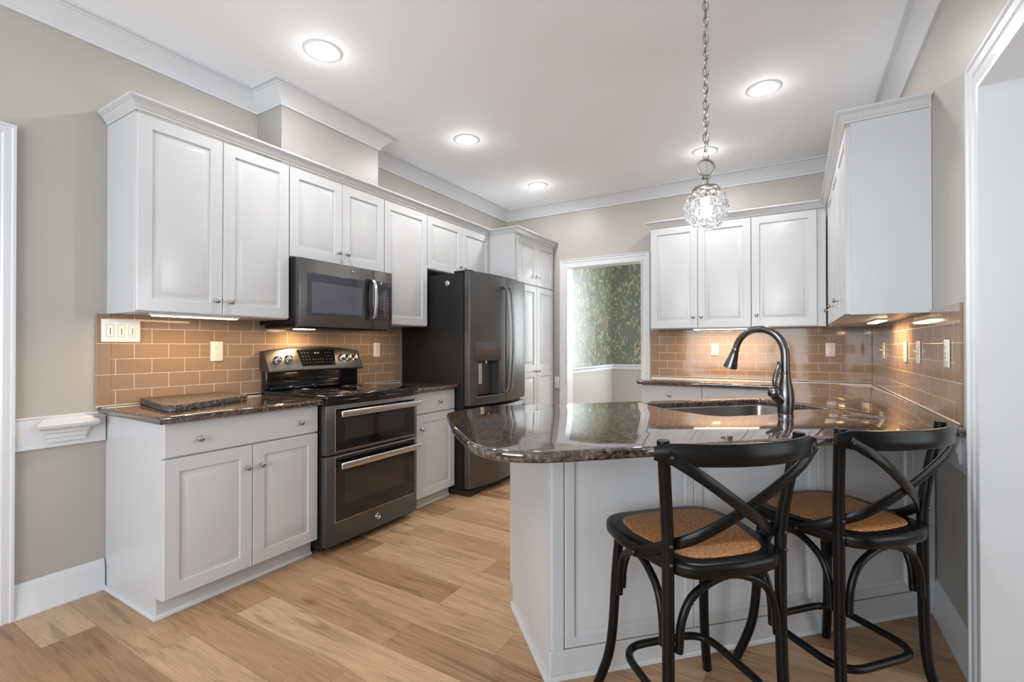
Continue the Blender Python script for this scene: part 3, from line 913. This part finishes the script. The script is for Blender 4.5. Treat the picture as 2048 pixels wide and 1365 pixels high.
# ------------------------------------------------------------------ logo badge: round rim with a looped monogram
def badge(parent, x, y, z, r, bow=0.0):
    rot = Matrix.Translation((x, y, z)) @ Matrix.Rotation(R90, 4, 'X') @ Matrix.Rotation(bow, 4, 'Y')
    b = MB().lathe([(r, 0), (r, 0.002), (r * 0.98, 0.0026), (0, 0.0026)], 24, rot).build('badge', 'slate_dark', parent)
    m = MB()
    ring = [rot @ Vector((r * 0.9 * math.cos(k * PI / 12), r * 0.9 * math.sin(k * PI / 12), 0.0028)) for k in range(24)]
    m.tube(ring, r * 0.10, 6, closed=True)
    g = [(0.30, 0.34), (-0.05, 0.50), (-0.42, 0.18), (-0.36, -0.34), (0.0, -0.36), (0.06, -0.02), (-0.2, -0.12), (-0.05, -0.30), (0.36, -0.20), (0.34, 0.12), (0.10, 0.05), (0.2, -0.40), (0.48, -0.42)]
    m.tube(catmull([rot @ Vector((a * r, c * r, 0.003)) for a, c in g], 4), r * 0.06, 5)
    m.build('monogram', 'chrome', b)
    return b


# ------------------------------------------------------------------ range with double oven
RY, RW = 1.757, 0.756
RF = 0.655
t = thing('electric_range', 'slate double oven electric range with black glass cooktop', 'range', (0.012, RY, 0), R90)
MB().box(0.004, RW - 0.004, -RF + 0.03, -0.02, 0.03, 0.893, 0.002, 1).build('body', 'case', t)
m = MB()
for x in (0.05, RW - 0.05):
    for y in (-0.55, -0.1):
        m.lathe([(0.02, 0), (0.02, 0.01), (0.012, 0.012), (0.012, 0.035)], 12, Matrix.Translation((x, y, 0)))
m.build('feet', 'rubber', t)
ck = MB().box(0.0, RW, -RF - 0.012, -0.025, 0.893, 0.919, 0.006, 3).build('cooktop', 'blackglass', t)
for x, y, r in ((0.19, -0.48, 0.10), (0.57, -0.48, 0.115), (0.19, -0.20, 0.075), (0.57, -0.20, 0.075)):
    MB().tube([(x + r * math.cos(k * PI / 16), y + r * math.sin(k * PI / 16), 0.9192) for k in range(32)], 0.0006, 4, closed=True).build('burner_ring', 'slate', ck)
MB().box(0.0, RW, -RF - 0.005, -RF + 0.03, 0.862, 0.892, 0.003, 2).build('front_rail', 'blackglass', t)
# backguard
m = MB()
m.box(0.012, RW - 0.012, -0.06, -0.002, 0.919, 1.06, 0.008, 3)
bg = m.build('backguard', 'blackglass', t)
MB().box(0.03, RW - 0.03, -0.085, -0.055, 0.9195, 0.94, 0.006, 2).build('vent_ledge', 'blackglass', bg)
# slanted, bowed control fascia
nseg = 16
m = MB()
cols = []
for k in range(nseg + 1):
    u = k / nseg; x = 0.002 + u * (RW - 0.004)
    arch = 1 - (2 * u - 1) ** 2
    zt = 1.172 + 0.030 * arch; zb = 1.035 + 0.004 * arch
    yb = -0.108 - 0.012 * arch; yt = -0.045 - 0.010 * arch
    pr = [(-0.004, zb + 0.012), (yb + 0.008, zb), (yb, zb + 0.008), (yb + 0.002, zb + 0.02), (yt - 0.006, zt - 0.008), (yt + 0.004, zt), (-0.004, zt)]
    cols.append([m.bm.verts.new((x, y, zz)) for y, zz in pr])
for A, B in zip(cols, cols[1:]):
    for j in range(7):
        m.bm.faces.new((A[j], A[(j + 1) % 7], B[(j + 1) % 7], B[j]))
m.bm.faces.new(cols[0][::-1]); m.bm.faces.new(cols[-1])
fas = m.build('control_fascia', 'slate', t, 40)


def fas_pt(x, f, lift):
    u = x / RW; arch = 1 - (2 * u - 1) ** 2
    zt = 1.172 + 0.030 * arch; zb = 1.035 + 0.004 * arch
    y = (-0.108 - 0.012 * arch) * (1 - f) + (-0.051 - 0.010 * arch) * f
    zz = (zb + 0.014) * (1 - f) + (zt - 0.006) * f
    n = Vector((0, -(zt - zb), -(0.06))).normalized() * -1
    n = Vector((0, -0.90, 0.40)).normalized()
    return Vector((x, y, zz)) + n * lift


FROT = math.atan2(0.40, 0.90)
m = MB()
c = [(0.235, 0.12), (0.50, 0.12), (0.515, 0.90), (0.22, 0.90)]
A = [m.bm.verts.new(fas_pt(x, f, 0.0005)) for x, f in c]; 
top = []
for lift in (0.0, 0.003):
    row = []
    for (xa, fa), (xb, fb) in zip(c, c[1:] + c[:1]):
        for k in range(8):
            w = k / 8
            row.append(m.bm.verts.new(fas_pt(xa + (xb - xa) * w, fa + (fb - fa) * w, lift)))
    top.append(row)
for v in A:
    m.bm.verts.remove(v)
n = len(top[0])
for k in range(n):
    m.bm.faces.new((top[0][k], top[0][(k + 1) % n], top[1][(k + 1) % n], top[1][k]))
m.bm.faces.new(top[1])
disp = m.build('display_panel', 'blackglass', fas, 40)
m = MB()
for f in (0.28, 0.42, 0.57, 0.74):
    for x in (0.25, 0.272, 0.294, 0.325, 0.345, 0.365, 0.385, 0.405, 0.435, 0.457, 0.48):
        if f > 0.5 and 0.31 < x < 0.42:
            continue
        q = fas_pt(x, f, 0.0045)
        m.box(q.x - 0.0042, q.x + 0.0042, q.y - 0.001, q.y + 0.001, q.z - 0.0013, q.z + 0.0013)
q = fas_pt(0.365, 0.72, 0.0045)
m.box(q.x - 0.02, q.x - 0.006, q.y - 0.001, q.y + 0.001, q.z - 0.005, q.z + 0.005); m.box(q.x + 0.004, q.x + 0.018, q.y - 0.001, q.y + 0.001, q.z - 0.005, q.z + 0.005)
m.build('key_markings', 'mark', disp)
for x in (0.075, 0.148, 0.575, 0.635, 0.695):
    q = fas_pt(x, 0.52, 0.0)
    mt = Matrix.Translation(q) @ Matrix.Rotation(R90 - FROT, 4, 'X')
    k = MB().lathe([(0.026, 0), (0.026, 0.003), (0.021, 0.006), (0.019, 0.020), (0.016, 0.023), (0, 0.023)], 20, mt).build('control_knob', 'chrome', fas, 40)
    b = MB(); b.box(-0.005, 0.005, -0.019, 0.019, 0.018, 0.032, 0.003, 2)
    for v in b.bm.verts:
        v.co = mt @ (Matrix.Rotation(0.3, 4, 'Z') @ v.co)
    b.build('grip', 'chrome', k)


def oven_door(z0, z1, zwin0, zwin1, name='oven_door', hz=None):
    y = -RF
    d = MB()
    d.box(0.003, RW - 0.003, y, y + 0.045, z0, z1, 0.004, 2)
    d = d.build(name, 'slate', t)
    MB().box(0.063, RW - 0.028, y - 0.0015, y + 0.002, zwin0 - 0.004, zwin1 + 0.002, 0.001, 1).build('window_trim', 'steel', d)
    MB().box(0.066, RW - 0.031, y - 0.004, y + 0.002, zwin0, zwin1, 0.001, 1).build('door_glass', 'blackglass', d)
    MB().box(0.13, RW - 0.13, y - 0.0046, y + 0.002, zwin0 + (zwin1 - zwin0) * 0.24, zwin1 - (zwin1 - zwin0) * 0.27, 0.001, 1).build('window', 'ovenglass', d)
    h = MB()
    h.box(0.066, RW - 0.02, y - 0.062, y - 0.047, hz - 0.019, hz + 0.019, 0.006, 3)
    h.build('handle', 'steel', d)
    s = MB()
    for x in (0.085, RW - 0.045):
        s.box(x - 0.014, x + 0.014, y - 0.048, y - 0.001, hz - 0.013, hz + 0.013, 0.003, 2)
    s.build('handle_bracket', 'case', d)
    return d


oven_door(0.574, 0.860, 0.592, 0.836, hz=0.812)
d = oven_door(0.048, 0.566, 0.180, 0.556, hz=0.512)
badge(d, 0.39, -RF, 0.118, 0.020)

# ------------------------------------------------------------------ over-the-range microwave
MY = 1.760; MF = 0.418
t = thing('microwave', 'slate microwave mounted above the range', 'microwave', (0.002, MY, 0), R90)
MB().box(0.0, 0.756, -MF + 0.042, -0.012, 1.338, 1.744, 0.002, 1).build('body', 'case', t)
m = MB().box(0.0, 0.578, -MF, -MF + 0.041, 1.325, 1.740, 0.004, 2)
d = m.build('door', 'slate', t)
MB().box(0.05, 0.50, -MF - 0.0015, -MF + 0.002, 1.395, 1.655, 0.001, 1).build('door_glass', 'mwglass', d)
MB().box(0.083, 0.475, -MF - 0.003, -MF + 0.002, 1.412, 1.600, 0.001, 1).build('window_screen', 'mwscreen', d)
m = MB()
hp = [(0.548, -MF - 0.002, 1.392), (0.548, -MF - 0.034, 1.40), (0.548, -MF - 0.052, 1.45), (0.548, -MF - 0.056, 1.53), (0.548, -MF - 0.052, 1.61), (0.548, -MF - 0.034, 1.655), (0.548, -MF - 0.002, 1.663)]
pp = catmull(hp, 6)
m.ribbon(pp, [(0, -1, 0.0001)] * 3 + [(0, -1, 0)] * (len(pp) - 3) if False else [(0, -abs(1), 0.3 * ((p.z - 1.53) / 0.13)) for p in pp], 0.024, 0.016)
m.build('handle', 'steel', d)
MB().box(0.510, 0.574, -MF - 0.0025, -MF + 0.001, 1.385, 1.668, 0.008, 3).build('handle_backing', 'blackglass', d)
badge(d, 0.40, -MF, 1.705, 0.013)
m = MB().box(0.582, 0.756, -MF, -MF + 0.041, 1.325, 1.740, 0.004, 2)
c = m.build('control_panel', 'slate', t)
MB().box(0.592, 0.742, -MF - 0.0015, -MF + 0.002, 1.388, 1.66, 0.004, 2).build('keypad', 'mwglass', c)
m = MB()
for r in range(9):
    if r in (2,): continue
    for k in range(4):
        zz = 1.405 + r * 0.0185; x = 0.612 + k * 0.033
        m.box(x - 0.006, x + 0.006, -MF - 0.0022, -MF - 0.001, zz - 0.002, zz + 0.002)
m.build('key_markings', 'mark', c)
MB().box(0.61, 0.725, -MF - 0.0022, -MF - 0.001, 1.605, 1.635).build('clock_display', 'blackglass', c)
MB().box(0.01, 0.746, -MF + 0.05, -0.05, 1.318, 1.337, 0.004, 1).build('bottom_grille', 'case', t)
lm = MB().box(0.16, 0.27, -0.20, -0.12, 1.314, 1.319, 0.001, 1).build('cooktop_lamp', 'ledwarm', t)

# ------------------------------------------------------------------ refrigerator
FY, FW = 3.032, 0.904
t = thing('refrigerator', 'slate french door refrigerator with ice and water dispenser', 'refrigerator', (0.02, FY, 0), R90)
FC = 0.665
m = MB().box(0.0, FW, -FC, 0, 0.05, 1.795, 0.004, 2)
m.build('case', 'case', t)
m = MB().box(0.01, FW - 0.01, -FC - 0.05, -0.03, 0.012, 0.048, 0.003, 1)
for x in (0.05, FW - 0.05):
    m.box(x - 0.03, x + 0.03, -FC - 0.055, -FC + 0.04, 0.0, 0.02, 0.006, 2)
m.build('base_grille', 'rubber', t)
m = MB().box(0.005, 0.06, -FC - 0.06, -FC + 0.10, 1.796, 1.815, 0.004, 2); m.box(FW - 0.06, FW - 0.005, -FC - 0.06, -FC + 0.10, 1.796, 1.815, 0.004, 2)
m.build('hinge_cover', 'case', t)


def bow(x):
    u = (x - FW / 2) / (FW / 2)
    return -(0.742 + 0.060 * (1 - u * u)) + 0.02


def bowed(x0, x1, z0, z1, name, back=-FC - 0.008):
    n = 14
    pts = [(x0 + (x1 - x0) * k / n, bow(x0 + (x1 - x0) * k / n)) for k in range(n + 1)]
    poly = [(x1, back), (x0, back)] + pts
    rad = [0, 0, 0.016] + [0] * (n - 1) + [0.016]
    return MB().plate(round_poly(poly, rad, 4), [], z0, z1, 0.002, 1)


# left door with a dispenser recess
DX0, DX1, DZ0, DZ1 = 0.085, 0.345, 0.80, 1.085
n = 14
def face(x0, x1, k):
    return [(x0 + (x1 - x0) * i / k, bow(x0 + (x1 - x0) * i / k)) for i in range(k + 1)]


left_edge = [(0.002, bow(0.018) + 0.018), (0.003, bow(0.018) + 0.009), (0.008, bow(0.018) + 0.003)]
BK = -FC - 0.008
f1, f2, f3 = face(0.018, DX0, 5), face(DX0, DX1, 10), face(DX1, 0.4495, 5)
m = MB()
whole = [(0.4495, BK), (0.002, BK)] + left_edge + f1 + f2[1:] + f3[1:]
m.prism(whole, 0.728, DZ0); m.prism(whole, DZ1, 1.806)
m.prism([(DX0, BK), (0.002, BK)] + left_edge + f1, DZ0, DZ1)
m.prism([(0.4495, BK), (DX1, BK)] + f3, DZ0, DZ1)
m.box(DX0, DX1, -FC - 0.03, BK, DZ0, DZ1)
ld = m.build('door', 'slate', t, 30)
m = MB(); m.box(DX0 + 0.005, DX1 - 0.005, -FC - 0.034, -FC - 0.03, DZ0, DZ1)
m.build('dispenser_back', 'slate', ld)
MB().plate([(x, bow(x) - 0.009) for x in (0.066, 0.13, 0.2, 0.28, 0.366)] + [(0.366, bow(0.366) + 0.03), (0.066, bow(0.066) + 0.03)], [], 1.085, 1.236, 0.002, 1).build('dispenser_panel', 'steel' if False else 'slate', ld, 40)
MB().plate([(x, bow(x) - 0.016) for x in (0.066, 0.13, 0.2, 0.28, 0.366)] + [(0.366, bow(0.366) + 0.06), (0.066, bow(0.066) + 0.06)], [], 0.775, 0.80, 0.003, 1).build('drip_tray', 'slate', ld, 40)
MB().box(0.105, 0.155, bow(0.13) + 0.012, bow(0.13) + 0.018, 0.895, 1.065, 0.002, 1).build('paddle', 'steel', ld)
MB().lathe([(0.012, 1.085), (0.010, 1.066), (0.006, 1.056), (0, 1.056)], 12, Matrix.Translation((0.205, bow(0.205) + 0.02, 0))).build('spout', 'chrome', ld)
rd = bowed(0.4525, FW - 0.002, 0.728, 1.806, 'door').build('door', 'slate', t, 30)
badge(rd, 0.835, bow(0.835), 1.69, 0.017)
fd = bowed(0.002, FW - 0.002, 0.065, 0.70, 'freezer_drawer').build('freezer_drawer', 'slate', t, 30)
MB().box(0.06, FW - 0.06, bow(0.45) - 0.035, bow(0.45) - 0.015, 0.63, 0.665, 0.006, 2).build('handle', 'slate', fd)
s = MB()
for x in (0.08, FW - 0.08):
    s.box(x - 0.015, x + 0.015, bow(0.45) - 0.02, bow(x) + 0.005, 0.637, 0.658, 0.003, 1)
s.build('handle_bracket', 'slate', fd)
for x, par in ((0.418, ld), (0.484, rd)):
    yb = bow(x)
    pts = catmull([(x, yb - 0.002, 0.815), (x, yb - 0.03, 0.82), (x, yb - 0.048, 0.90), (x, yb - 0.064, 1.26), (x, yb - 0.048, 1.62), (x, yb - 0.03, 1.705), (x, yb - 0.002, 1.71)], 6)
    MB().ribbon(pts, [(0, -1, 0.5 * (p.z - 1.26) / 0.45) for p in pts], 0.030, 0.016).build('handle', 'handle', par, 40)
mt = Matrix.Translation((0, 0, 0))
MB().lathe([(0.022, 0), (0.022, 0.003), (0.018, 0.005), (0, 0.005)], 20, Matrix.Translation((0.001, -0.50, 1.72)) @ Matrix.Rotation(-R90, 4, 'Y')).build('badge', 'steel', t)

# ------------------------------------------------------------------ lighting fixtures
def recessed(x, y, label):
    t = thing('recessed_light', label, 'ceiling light', (x, y, H), 0, 'recessed ceiling lights')
    MB().lathe([(0.078, -0.0005), (0.100, -0.0005), (0.100, -0.003), (0.095, -0.006), (0.080, -0.008), (0.074, -0.006), (0.074, -0.0005)][1:], 36).build('trim_ring', 'trim', t, 30)
    MB().lathe([(0.0735, -0.0045), (0.06, -0.012), (0.03, -0.016), (0, -0.017)], 32).build('lens', 'lamp', t)
    sp = bpy.data.lights.new('lens_spill', 'POINT'); sp.energy = 0.62; sp.color = (1, 0.99, 0.97); sp.shadow_soft_size = 0.05
    so = bpy.data.objects.new('lens_spill', sp); so.location = (x, y, H - 0.085); COL.objects.link(so)
    area('ceiling_lamp', (x, y, H - 0.03), (0, 0, 0), 0.12, 0.12, CEIL_W, (1.0, 0.985, 0.96), 'DISK')
    return t


recessed(0.775, 1.65, 'large recessed ceiling light above the left base cabinet, nearest on the left row')
recessed(0.79, 2.93, 'recessed ceiling light above the front of the refrigerator, middle of the left row')
recessed(0.78, 4.13, 'small recessed ceiling light in front of the pantry, farthest of the left row')
recessed(2.80, 3.29, 'recessed ceiling light to the right of the pendant chain')
recessed(2.335, 4.11, 'recessed ceiling light seen directly behind the pendant chain')


def led_bar(label, loc, rz, ln, power, wd=0.03):
    t = thing('under_cabinet_light', label, 'under-cabinet light', loc, rz, 'under-cabinet lights')
    MB().box(-ln / 2 - 0.01, ln / 2 + 0.01, -wd / 2 - 0.004, wd / 2 + 0.004, -0.010, 0, 0.002, 1).build('housing', 'whiteplastic', t)
    MB().box(-ln / 2, ln / 2, -wd / 2, wd / 2, -0.014, -0.0095, 0.001, 1).build('lens', 'ledwarm', t)
    a = area('led_light', (loc[0], loc[1], loc[2] - 0.017), (0, 0, rz), ln, wd, power, (1.0, 0.65, 0.31))
    return t


led_bar('lit light bar under the left wall cabinet', (0.270, 1.27, ZU - 0.0005), R90, 0.40, UC_W)
led_bar('short lit light under the narrow cabinet beside the refrigerator', (0.275, 2.60, ZU - 0.0005), R90, 0.07, UC_W * 0.35)
led_bar('long lit light bar under the back wall cabinets', (2.44, YU + 0.05, ZU - 0.0005), 0, 0.54, UC_W * 2.1)
led_bar('wide lit light bar under the right wall cabinets', (3.385, 3.57, ZU - 0.0045), R90, 0.42, UC_W * 2.1, 0.045)
area('cooktop_light', (0.162, MY + 0.215, 1.310), (0, 0, 0), 0.10, 0.07, UC_W * 0.75, (1.0, 0.66, 0.32))

# pendant
PX_, PY_, PZ_ = 2.676, 1.87, 1.715
t = thing('pendant_light', 'clear bubbled glass globe pendant on a nickel chain', 'pendant light', (PX_, PY_, PZ_), 0)
m = MB()
bmesh.ops.create_uvsphere(m.bm, u_segments=96, v_segments=56, radius=1)
GR = 0.066
dirs = []
for row, (ph, cnt) in enumerate(((-78, 4), (-52, 10), (-22, 14), (8, 15), (36, 12), (60, 8))):
    for k in range(cnt):
        th = 2 * PI * (k + 0.5 * (row % 2)) / cnt
        dirs.append(Vector((math.cos(math.radians(ph)) * math.cos(th), math.cos(math.radians(ph)) * math.sin(th), math.sin(math.radians(ph)))))
for v in m.bm.verts:
    d = v.co.normalized()
    c = max(d.dot(q) for q in dirs)
    ang = math.acos(min(1, c))
    b = max(0, 1 - (ang / 0.215) ** 2) ** 0.5
    v.co = d * (GR + 0.016 * b)
    if d.z > 0.93:
        v.co.z = min(v.co.z, GR * 0.95)
gl = m.build('glass_globe', 'glass', t, 180)
MB().lathe([(0.0, -0.022), (0.011, -0.019), (0.019, -0.010), (0.0215, 0.0), (0.018, 0.012), (0.012, 0.022), (0.011, 0.050)], 20, Matrix.Translation((0, 0, -0.012))).build('bulb', 'bulb', t)
MB().lathe([(0.0, 0.052), (0.018, 0.052), (0.022, 0.062), (0.048, 0.066), (0.050, 0.072), (0.044, 0.080), (0.020, 0.086), (0.010, 0.090), (0.009, 0.108), (0.013, 0.112), (0.015, 0.117), (0.013, 0.122), (0.006, 0.125), (0, 0.125)], 28).build('cap', 'chain', t)
RR = 0.030
view = math.radians(30.8)
ring = [(RR * math.cos(k * PI / 14) * math.cos(view), RR * math.cos(k * PI / 14) * math.sin(view), 0.124 + RR + RR * math.sin(k * PI / 14)) for k in range(28)]
MB().tube(ring, 0.0045, 8, closed=True).build('loop', 'chain', t)
m = MB()
zc = 0.124 + 2 * RR + 0.002
k = 0
pitch = 0.0310
ztop = H - PZ_ - 0.03
while zc < ztop:
    ang = view + 0.25 * math.sin(k * 1.7) + (PI / 2 if k % 2 else 0.15)
    L, Wd = 0.021, 0.0105
    pts = []
    for q in range(16):
        w = 2 * PI * q / 16
        a = Wd * math.cos(w) * (0.8 + 0.2 * abs(math.cos(w)))
        pts.append((a * math.cos(ang), a * math.sin(ang), zc + L * 0.78 + L * math.sin(w)))
    m.tube(pts, 0.0022, 6, closed=True)
    zc += pitch; k += 1
m.build('chain', 'chain', t)
MB().tube(catmull([(0.0, 0, 0.12), (0.003, 0.002, 0.16), (-0.002, 0.001, 0.24), (0.004, -0.002, 0.45), (-0.003, 0.002, 0.7), (0.003, 0.001, H - PZ_ - 0.02)], 8), 0.0014, 5).build('cord', 'chain', t)
MB().lathe([(0.06, H - PZ_ - 0.001), (0.06, H - PZ_ - 0.008), (0.045, H - PZ_ - 0.02), (0.008, H - PZ_ - 0.03), (0, H - PZ_ - 0.03)], 28).build('canopy', 'chain', t)
pl = bpy.data.lights.new('pendant_glow', 'POINT'); pl.energy = 14.0; pl.color = (0.93, 0.97, 1.0); pl.shadow_soft_size = 0.02
po = bpy.data.objects.new('pendant_glow', pl); po.location = (PX_, PY_, PZ_ - 0.10); COL.objects.link(po)

# ------------------------------------------------------------------ faucet
FA, FO = 3.732, 0.402
fx, fy, _ = AO(FA, FO)
t = thing('kitchen_faucet', 'dark metal pull-down faucet standing behind the sink', 'faucet', (fx, fy, CT), 0)
MB().lathe([(0.031, 0.0), (0.031, 0.006), (0.029, 0.010), (0.030, 0.014), (0.033, 0.05), (0.034, 0.08), (0.031, 0.11), (0.024, 0.145), (0.0195, 0.170), (0.019, 0.180), (0.022, 0.183), (0.022, 0.188), (0.018, 0.191), (0, 0.191)], 28).build('body', 'faucet', t, 40)
sd = Vector((-0.88, 0.47, 0)).normalized()
RA = 0.118
pts = [Vector((0, 0, 0.19)), Vector((0, 0, 0.23))]
for k in range(15):
    w = PI * k / 14 * 0.93
    pts.append(sd * (RA - RA * math.cos(w)) + Vector((0, 0, 0.262 + RA * math.sin(w))))
MB().tube(pts, [0.0175] * 2 + [0.0175 - 0.0030 * k / 14 for k in range(15)], 16).build('spout', 'faucet', t, 60)
e = pts[-1]; dn = (pts[-1] - pts[-2]).normalized()
zax = dn
rotq = Vector((0, 0, 1)).rotation_difference(dn).to_matrix().to_4x4()
hm = Matrix.Translation(e) @ rotq
MB().lathe([(0.0145, -0.004), (0.017, 0.0), (0.017, 0.006), (0.0155, 0.010), (0.020, 0.03), (0.024, 0.055), (0.030, 0.080), (0.031, 0.092), (0.025, 0.095), (0, 0.088)], 24, hm).build('spray_head', 'faucet', t, 40)
b = MB(); b.box(-0.007, 0.007, -0.004, 0.004, -0.020, 0.020, 0.003, 2)
vw = Vector((0.5127, -0.8585, 0)).normalized()
for v in b.bm.verts:
    q = v.co
    side = vw.cross(dn).normalized()
    v.co = e + dn * (0.042 + q.z) + side * q.x + vw * (0.0195 + q.y)
b.build('spray_button', 'rubber', t)
# side handle
hd = Vector((-0.75, -0.55, 0)).normalized()
hb = hd * 0.045 + Vector((0, 0, 0.092))
m = MB()
m.tube([Vector((0, 0, 0.045)), hd * 0.022 + Vector((0, 0, 0.072)), hb], [0.024, 0.026, 0.025], 18)
m.build('handle_neck', 'faucet', t, 60)
MB().ball(hb + hd * 0.006 + Vector((0, 0, 0.010)), 0.027, 20).build('handle_ball', 'faucet', t, 60)
lv = catmull([hb + Vector((0, 0, 0.03)), hb + hd * 0.004 + Vector((0, 0, 0.06)), hb - hd * 0.006 + Vector((0, 0, 0.10)), hb - hd * 0.016 + Vector((0, 0, 0.128)), hb - hd * 0.010 + Vector((0, 0, 0.142))], 5)
nl = len(lv)
MB().tube(lv, [0.006 + 0.0045 * math.sin(PI * min(1, 0.15 + k / nl)) for k in range(nl)], 10).build('lever', 'faucet', t, 60)


# ------------------------------------------------------------------ bar stools (local: x right, y towards the counter)
def make_stool():
    t = thing('bar_stool', 'black bar stool', 'bar stool', (0, 0, 0), 0, 'black bar stools at the peninsula')
    zs = 0.622
    out = round_poly([(-0.165, -0.055), (0.0, -0.068), (0.165, -0.055), (0.227, 0.20), (0.210, 0.374), (0, 0.386), (-0.210, 0.374), (-0.227, 0.20)],
                     [0.13, 0.3, 0.13, 0.3, 0.13, 0.4, 0.13, 0.3], 8)
    inn = [(x * 0.80, 0.155 + (y - 0.155) * 0.80) for x, y in out]
    MB().plate(out, [], zs - 0.042, zs, 0.014, 4).build('seat', 'blackwood', t, 60)
    # woven pad, slightly domed
    m = MB(); cx, cy = 0.0, 0.155
    rings = []
    for s_, h_ in ((1.0, 0.0), (0.99, 0.003), (0.93, 0.0055), (0.7, 0.0075), (0.35, 0.0085)):
        rings.append([m.bm.verts.new((cx + (x - cx) * s_, cy + (y - cy) * s_, zs - 0.001 + h_)) for x, y in inn])
    N = len(inn)
    for A, B in zip(rings, rings[1:]):
        for k in range(N):
            m.bm.faces.new((A[k], A[(k + 1) % N], B[(k + 1) % N], B[k]))
    m.bm.faces.new(rings[-1]); m.bm.faces.new(rings[0][::-1])
    p = m.build('woven_pad', 'rattan', t, 70); p['label'] = 'tan woven rattan seat pad'
    for s in (-1, 1):
        pts = catmull([(s * 0.165, 0.315, 0.585), (s * 0.172, 0.328, 0.44), (s * 0.180, 0.336, 0.26), (s * 0.190, 0.345, 0.16), (s * 0.208, 0.362, 0.08), (s * 0.230, 0.384, 0.002)], 6)
        MB().tube(pts, 0.0160, 12).build('front_leg', 'blackwood', t, 60)
    for s in (-1, 1):
        pts = catmull([(s * 0.225, -0.050, 0.002), (s * 0.205, -0.028, 0.07), (s * 0.193, -0.010, 0.16), (s * 0.188, -0.002, 0.32), (s * 0.187, 0.0, 0.56), (s * 0.189, -0.001, 0.68), (s * 0.202, -0.012, 0.80), (s * 0.220, -0.030, 0.93), (s * 0.222, -0.032, 0.956)], 6)
        pst = MB().tube(pts, 0.0165, 12).build('back_post', 'blackwood', t, 60)
        b = MB()
        for zz in (0.665, 0.615):
            b.ball((s * 0.189, -0.0165, zz), 0.006, 8)
        b.build('bolts', 'slate_dark', pst)
    # curved top rail
    arc = []
    for k in range(17):
        u = -0.258 + 0.516 * k / 16
        arc.append(Vector((u, -0.046 - 0.082 * (1 - (u / 0.258) ** 2), 0.927)))
    m = MB(); rings = []
    for i, p in enumerate(arc):
        tan = (arc[min(i + 1, 16)] - arc[max(i - 1, 0)]).normalized(); nn = Vector((tan.y, -tan.x, 0))
        e = abs(i - 8) / 8
        hh = 0.029 if e < 0.86 else (0.027 if e < 0.99 else 0.017)
        prof = [(-0.009, -hh + 0.004), (-0.005, -hh), (0.005, -hh), (0.009, -hh + 0.004), (0.009, hh - 0.006), (0.004, hh), (-0.004, hh), (-0.009, hh - 0.006)]
        rings.append([m.bm.verts.new(p + nn * a + Vector((0, 0, b))) for a, b in prof])
    for A, B in zip(rings, rings[1:]):
        for k in range(8):
            m.bm.faces.new((A[k], A[(k + 1) % 8], B[(k + 1) % 8], B[k]))
    m.bm.faces.new(rings[0][::-1]); m.bm.faces.new(rings[-1])
    m.build('top_rail', 'blackwood', t, 50)
    # crossed bent straps
    for s, off in ((-1, -0.010), (1, 0.0)):
        ctrl = [(s * 0.236, -0.072, 0.926), (s * 0.150, -0.092 + off, 0.868), (0, -0.072 + off, 0.765), (-s * 0.115, -0.030, 0.690), (-s * 0.170, 0.030, 0.648), (-s * 0.203, 0.085, 0.615), (-s * 0.219, 0.130, 0.596)]
        nrm = [(0, -1, 0), (0, -1, 0), (0, -1, 0), (-s * 0.35, -0.9, 0.15), (-s * 0.8, -0.6, 0.1), (-s, -0.3, 0), (-s, -0.2, 0)]
        pts = catmull(ctrl, 6); nn = catmull(nrm, 6)
        b = MB().ribbon(pts, nn, 0.031, 0.009).build('back_strap', 'blackwood', t, 50)
        MB().ball((-s * 0.225, 0.118, 0.600), 0.006, 8).ball((s * 0.228, -0.081, 0.921), 0.006, 8).build('bolts', 'slate_dark', b)
    # bentwood arches under the seat
    def arch(p0, p1, pk):
        a, b = Vector(p0), Vector(p1)
        c = []
        for f, h in ((0, 0), (0.03, 0.45), (0.16, 0.80), (0.5, 1.0), (0.84, 0.80), (0.97, 0.45), (1, 0)):
            q = a.lerp(b, f); q.z = a.z + (pk - a.z) * h
            c.append(q)
        return catmull(c, 5)
    for p0, p1 in (((-0.162, -0.012, 0.375), (0.162, -0.012, 0.375)), ((-0.150, 0.325, 0.385), (0.150, 0.325, 0.385)),
                   ((-0.184, 0.028, 0.375), (-0.172, 0.305, 0.385)), ((0.184, 0.028, 0.375), (0.172, 0.305, 0.385))):
        MB().tube(arch(p0, p1, 0.566), 0.0115, 10).build('bentwood_brace', 'blackwood', t, 60)
    ringp = round_poly([(-0.168, -0.005), (0.168, -0.005), (0.160, 0.318), (-0.160, 0.318)], [0.09, 0.09, 0.09, 0.09], 7)
    MB().tube([(x, y, 0.185) for x, y in ringp], 0.0125, 10, closed=True).build('foot_ring', 'blackwood', t, 60)
    return t


def pose(t, a, o, th, label):
    t.location = AO(a, o); t.rotation_euler = (0, 0, PI / 4 + th); t['label'] = label


st = make_stool()
pose(st, 3.0, 0.945, 0.016, 'black cross-back bar stool with woven seat, the one closer to the range')
s2 = copy_tree(st)
pose(s2, 3.618, 0.905, 0.055, 'black cross-back bar stool with woven seat, the one beside the right wall')
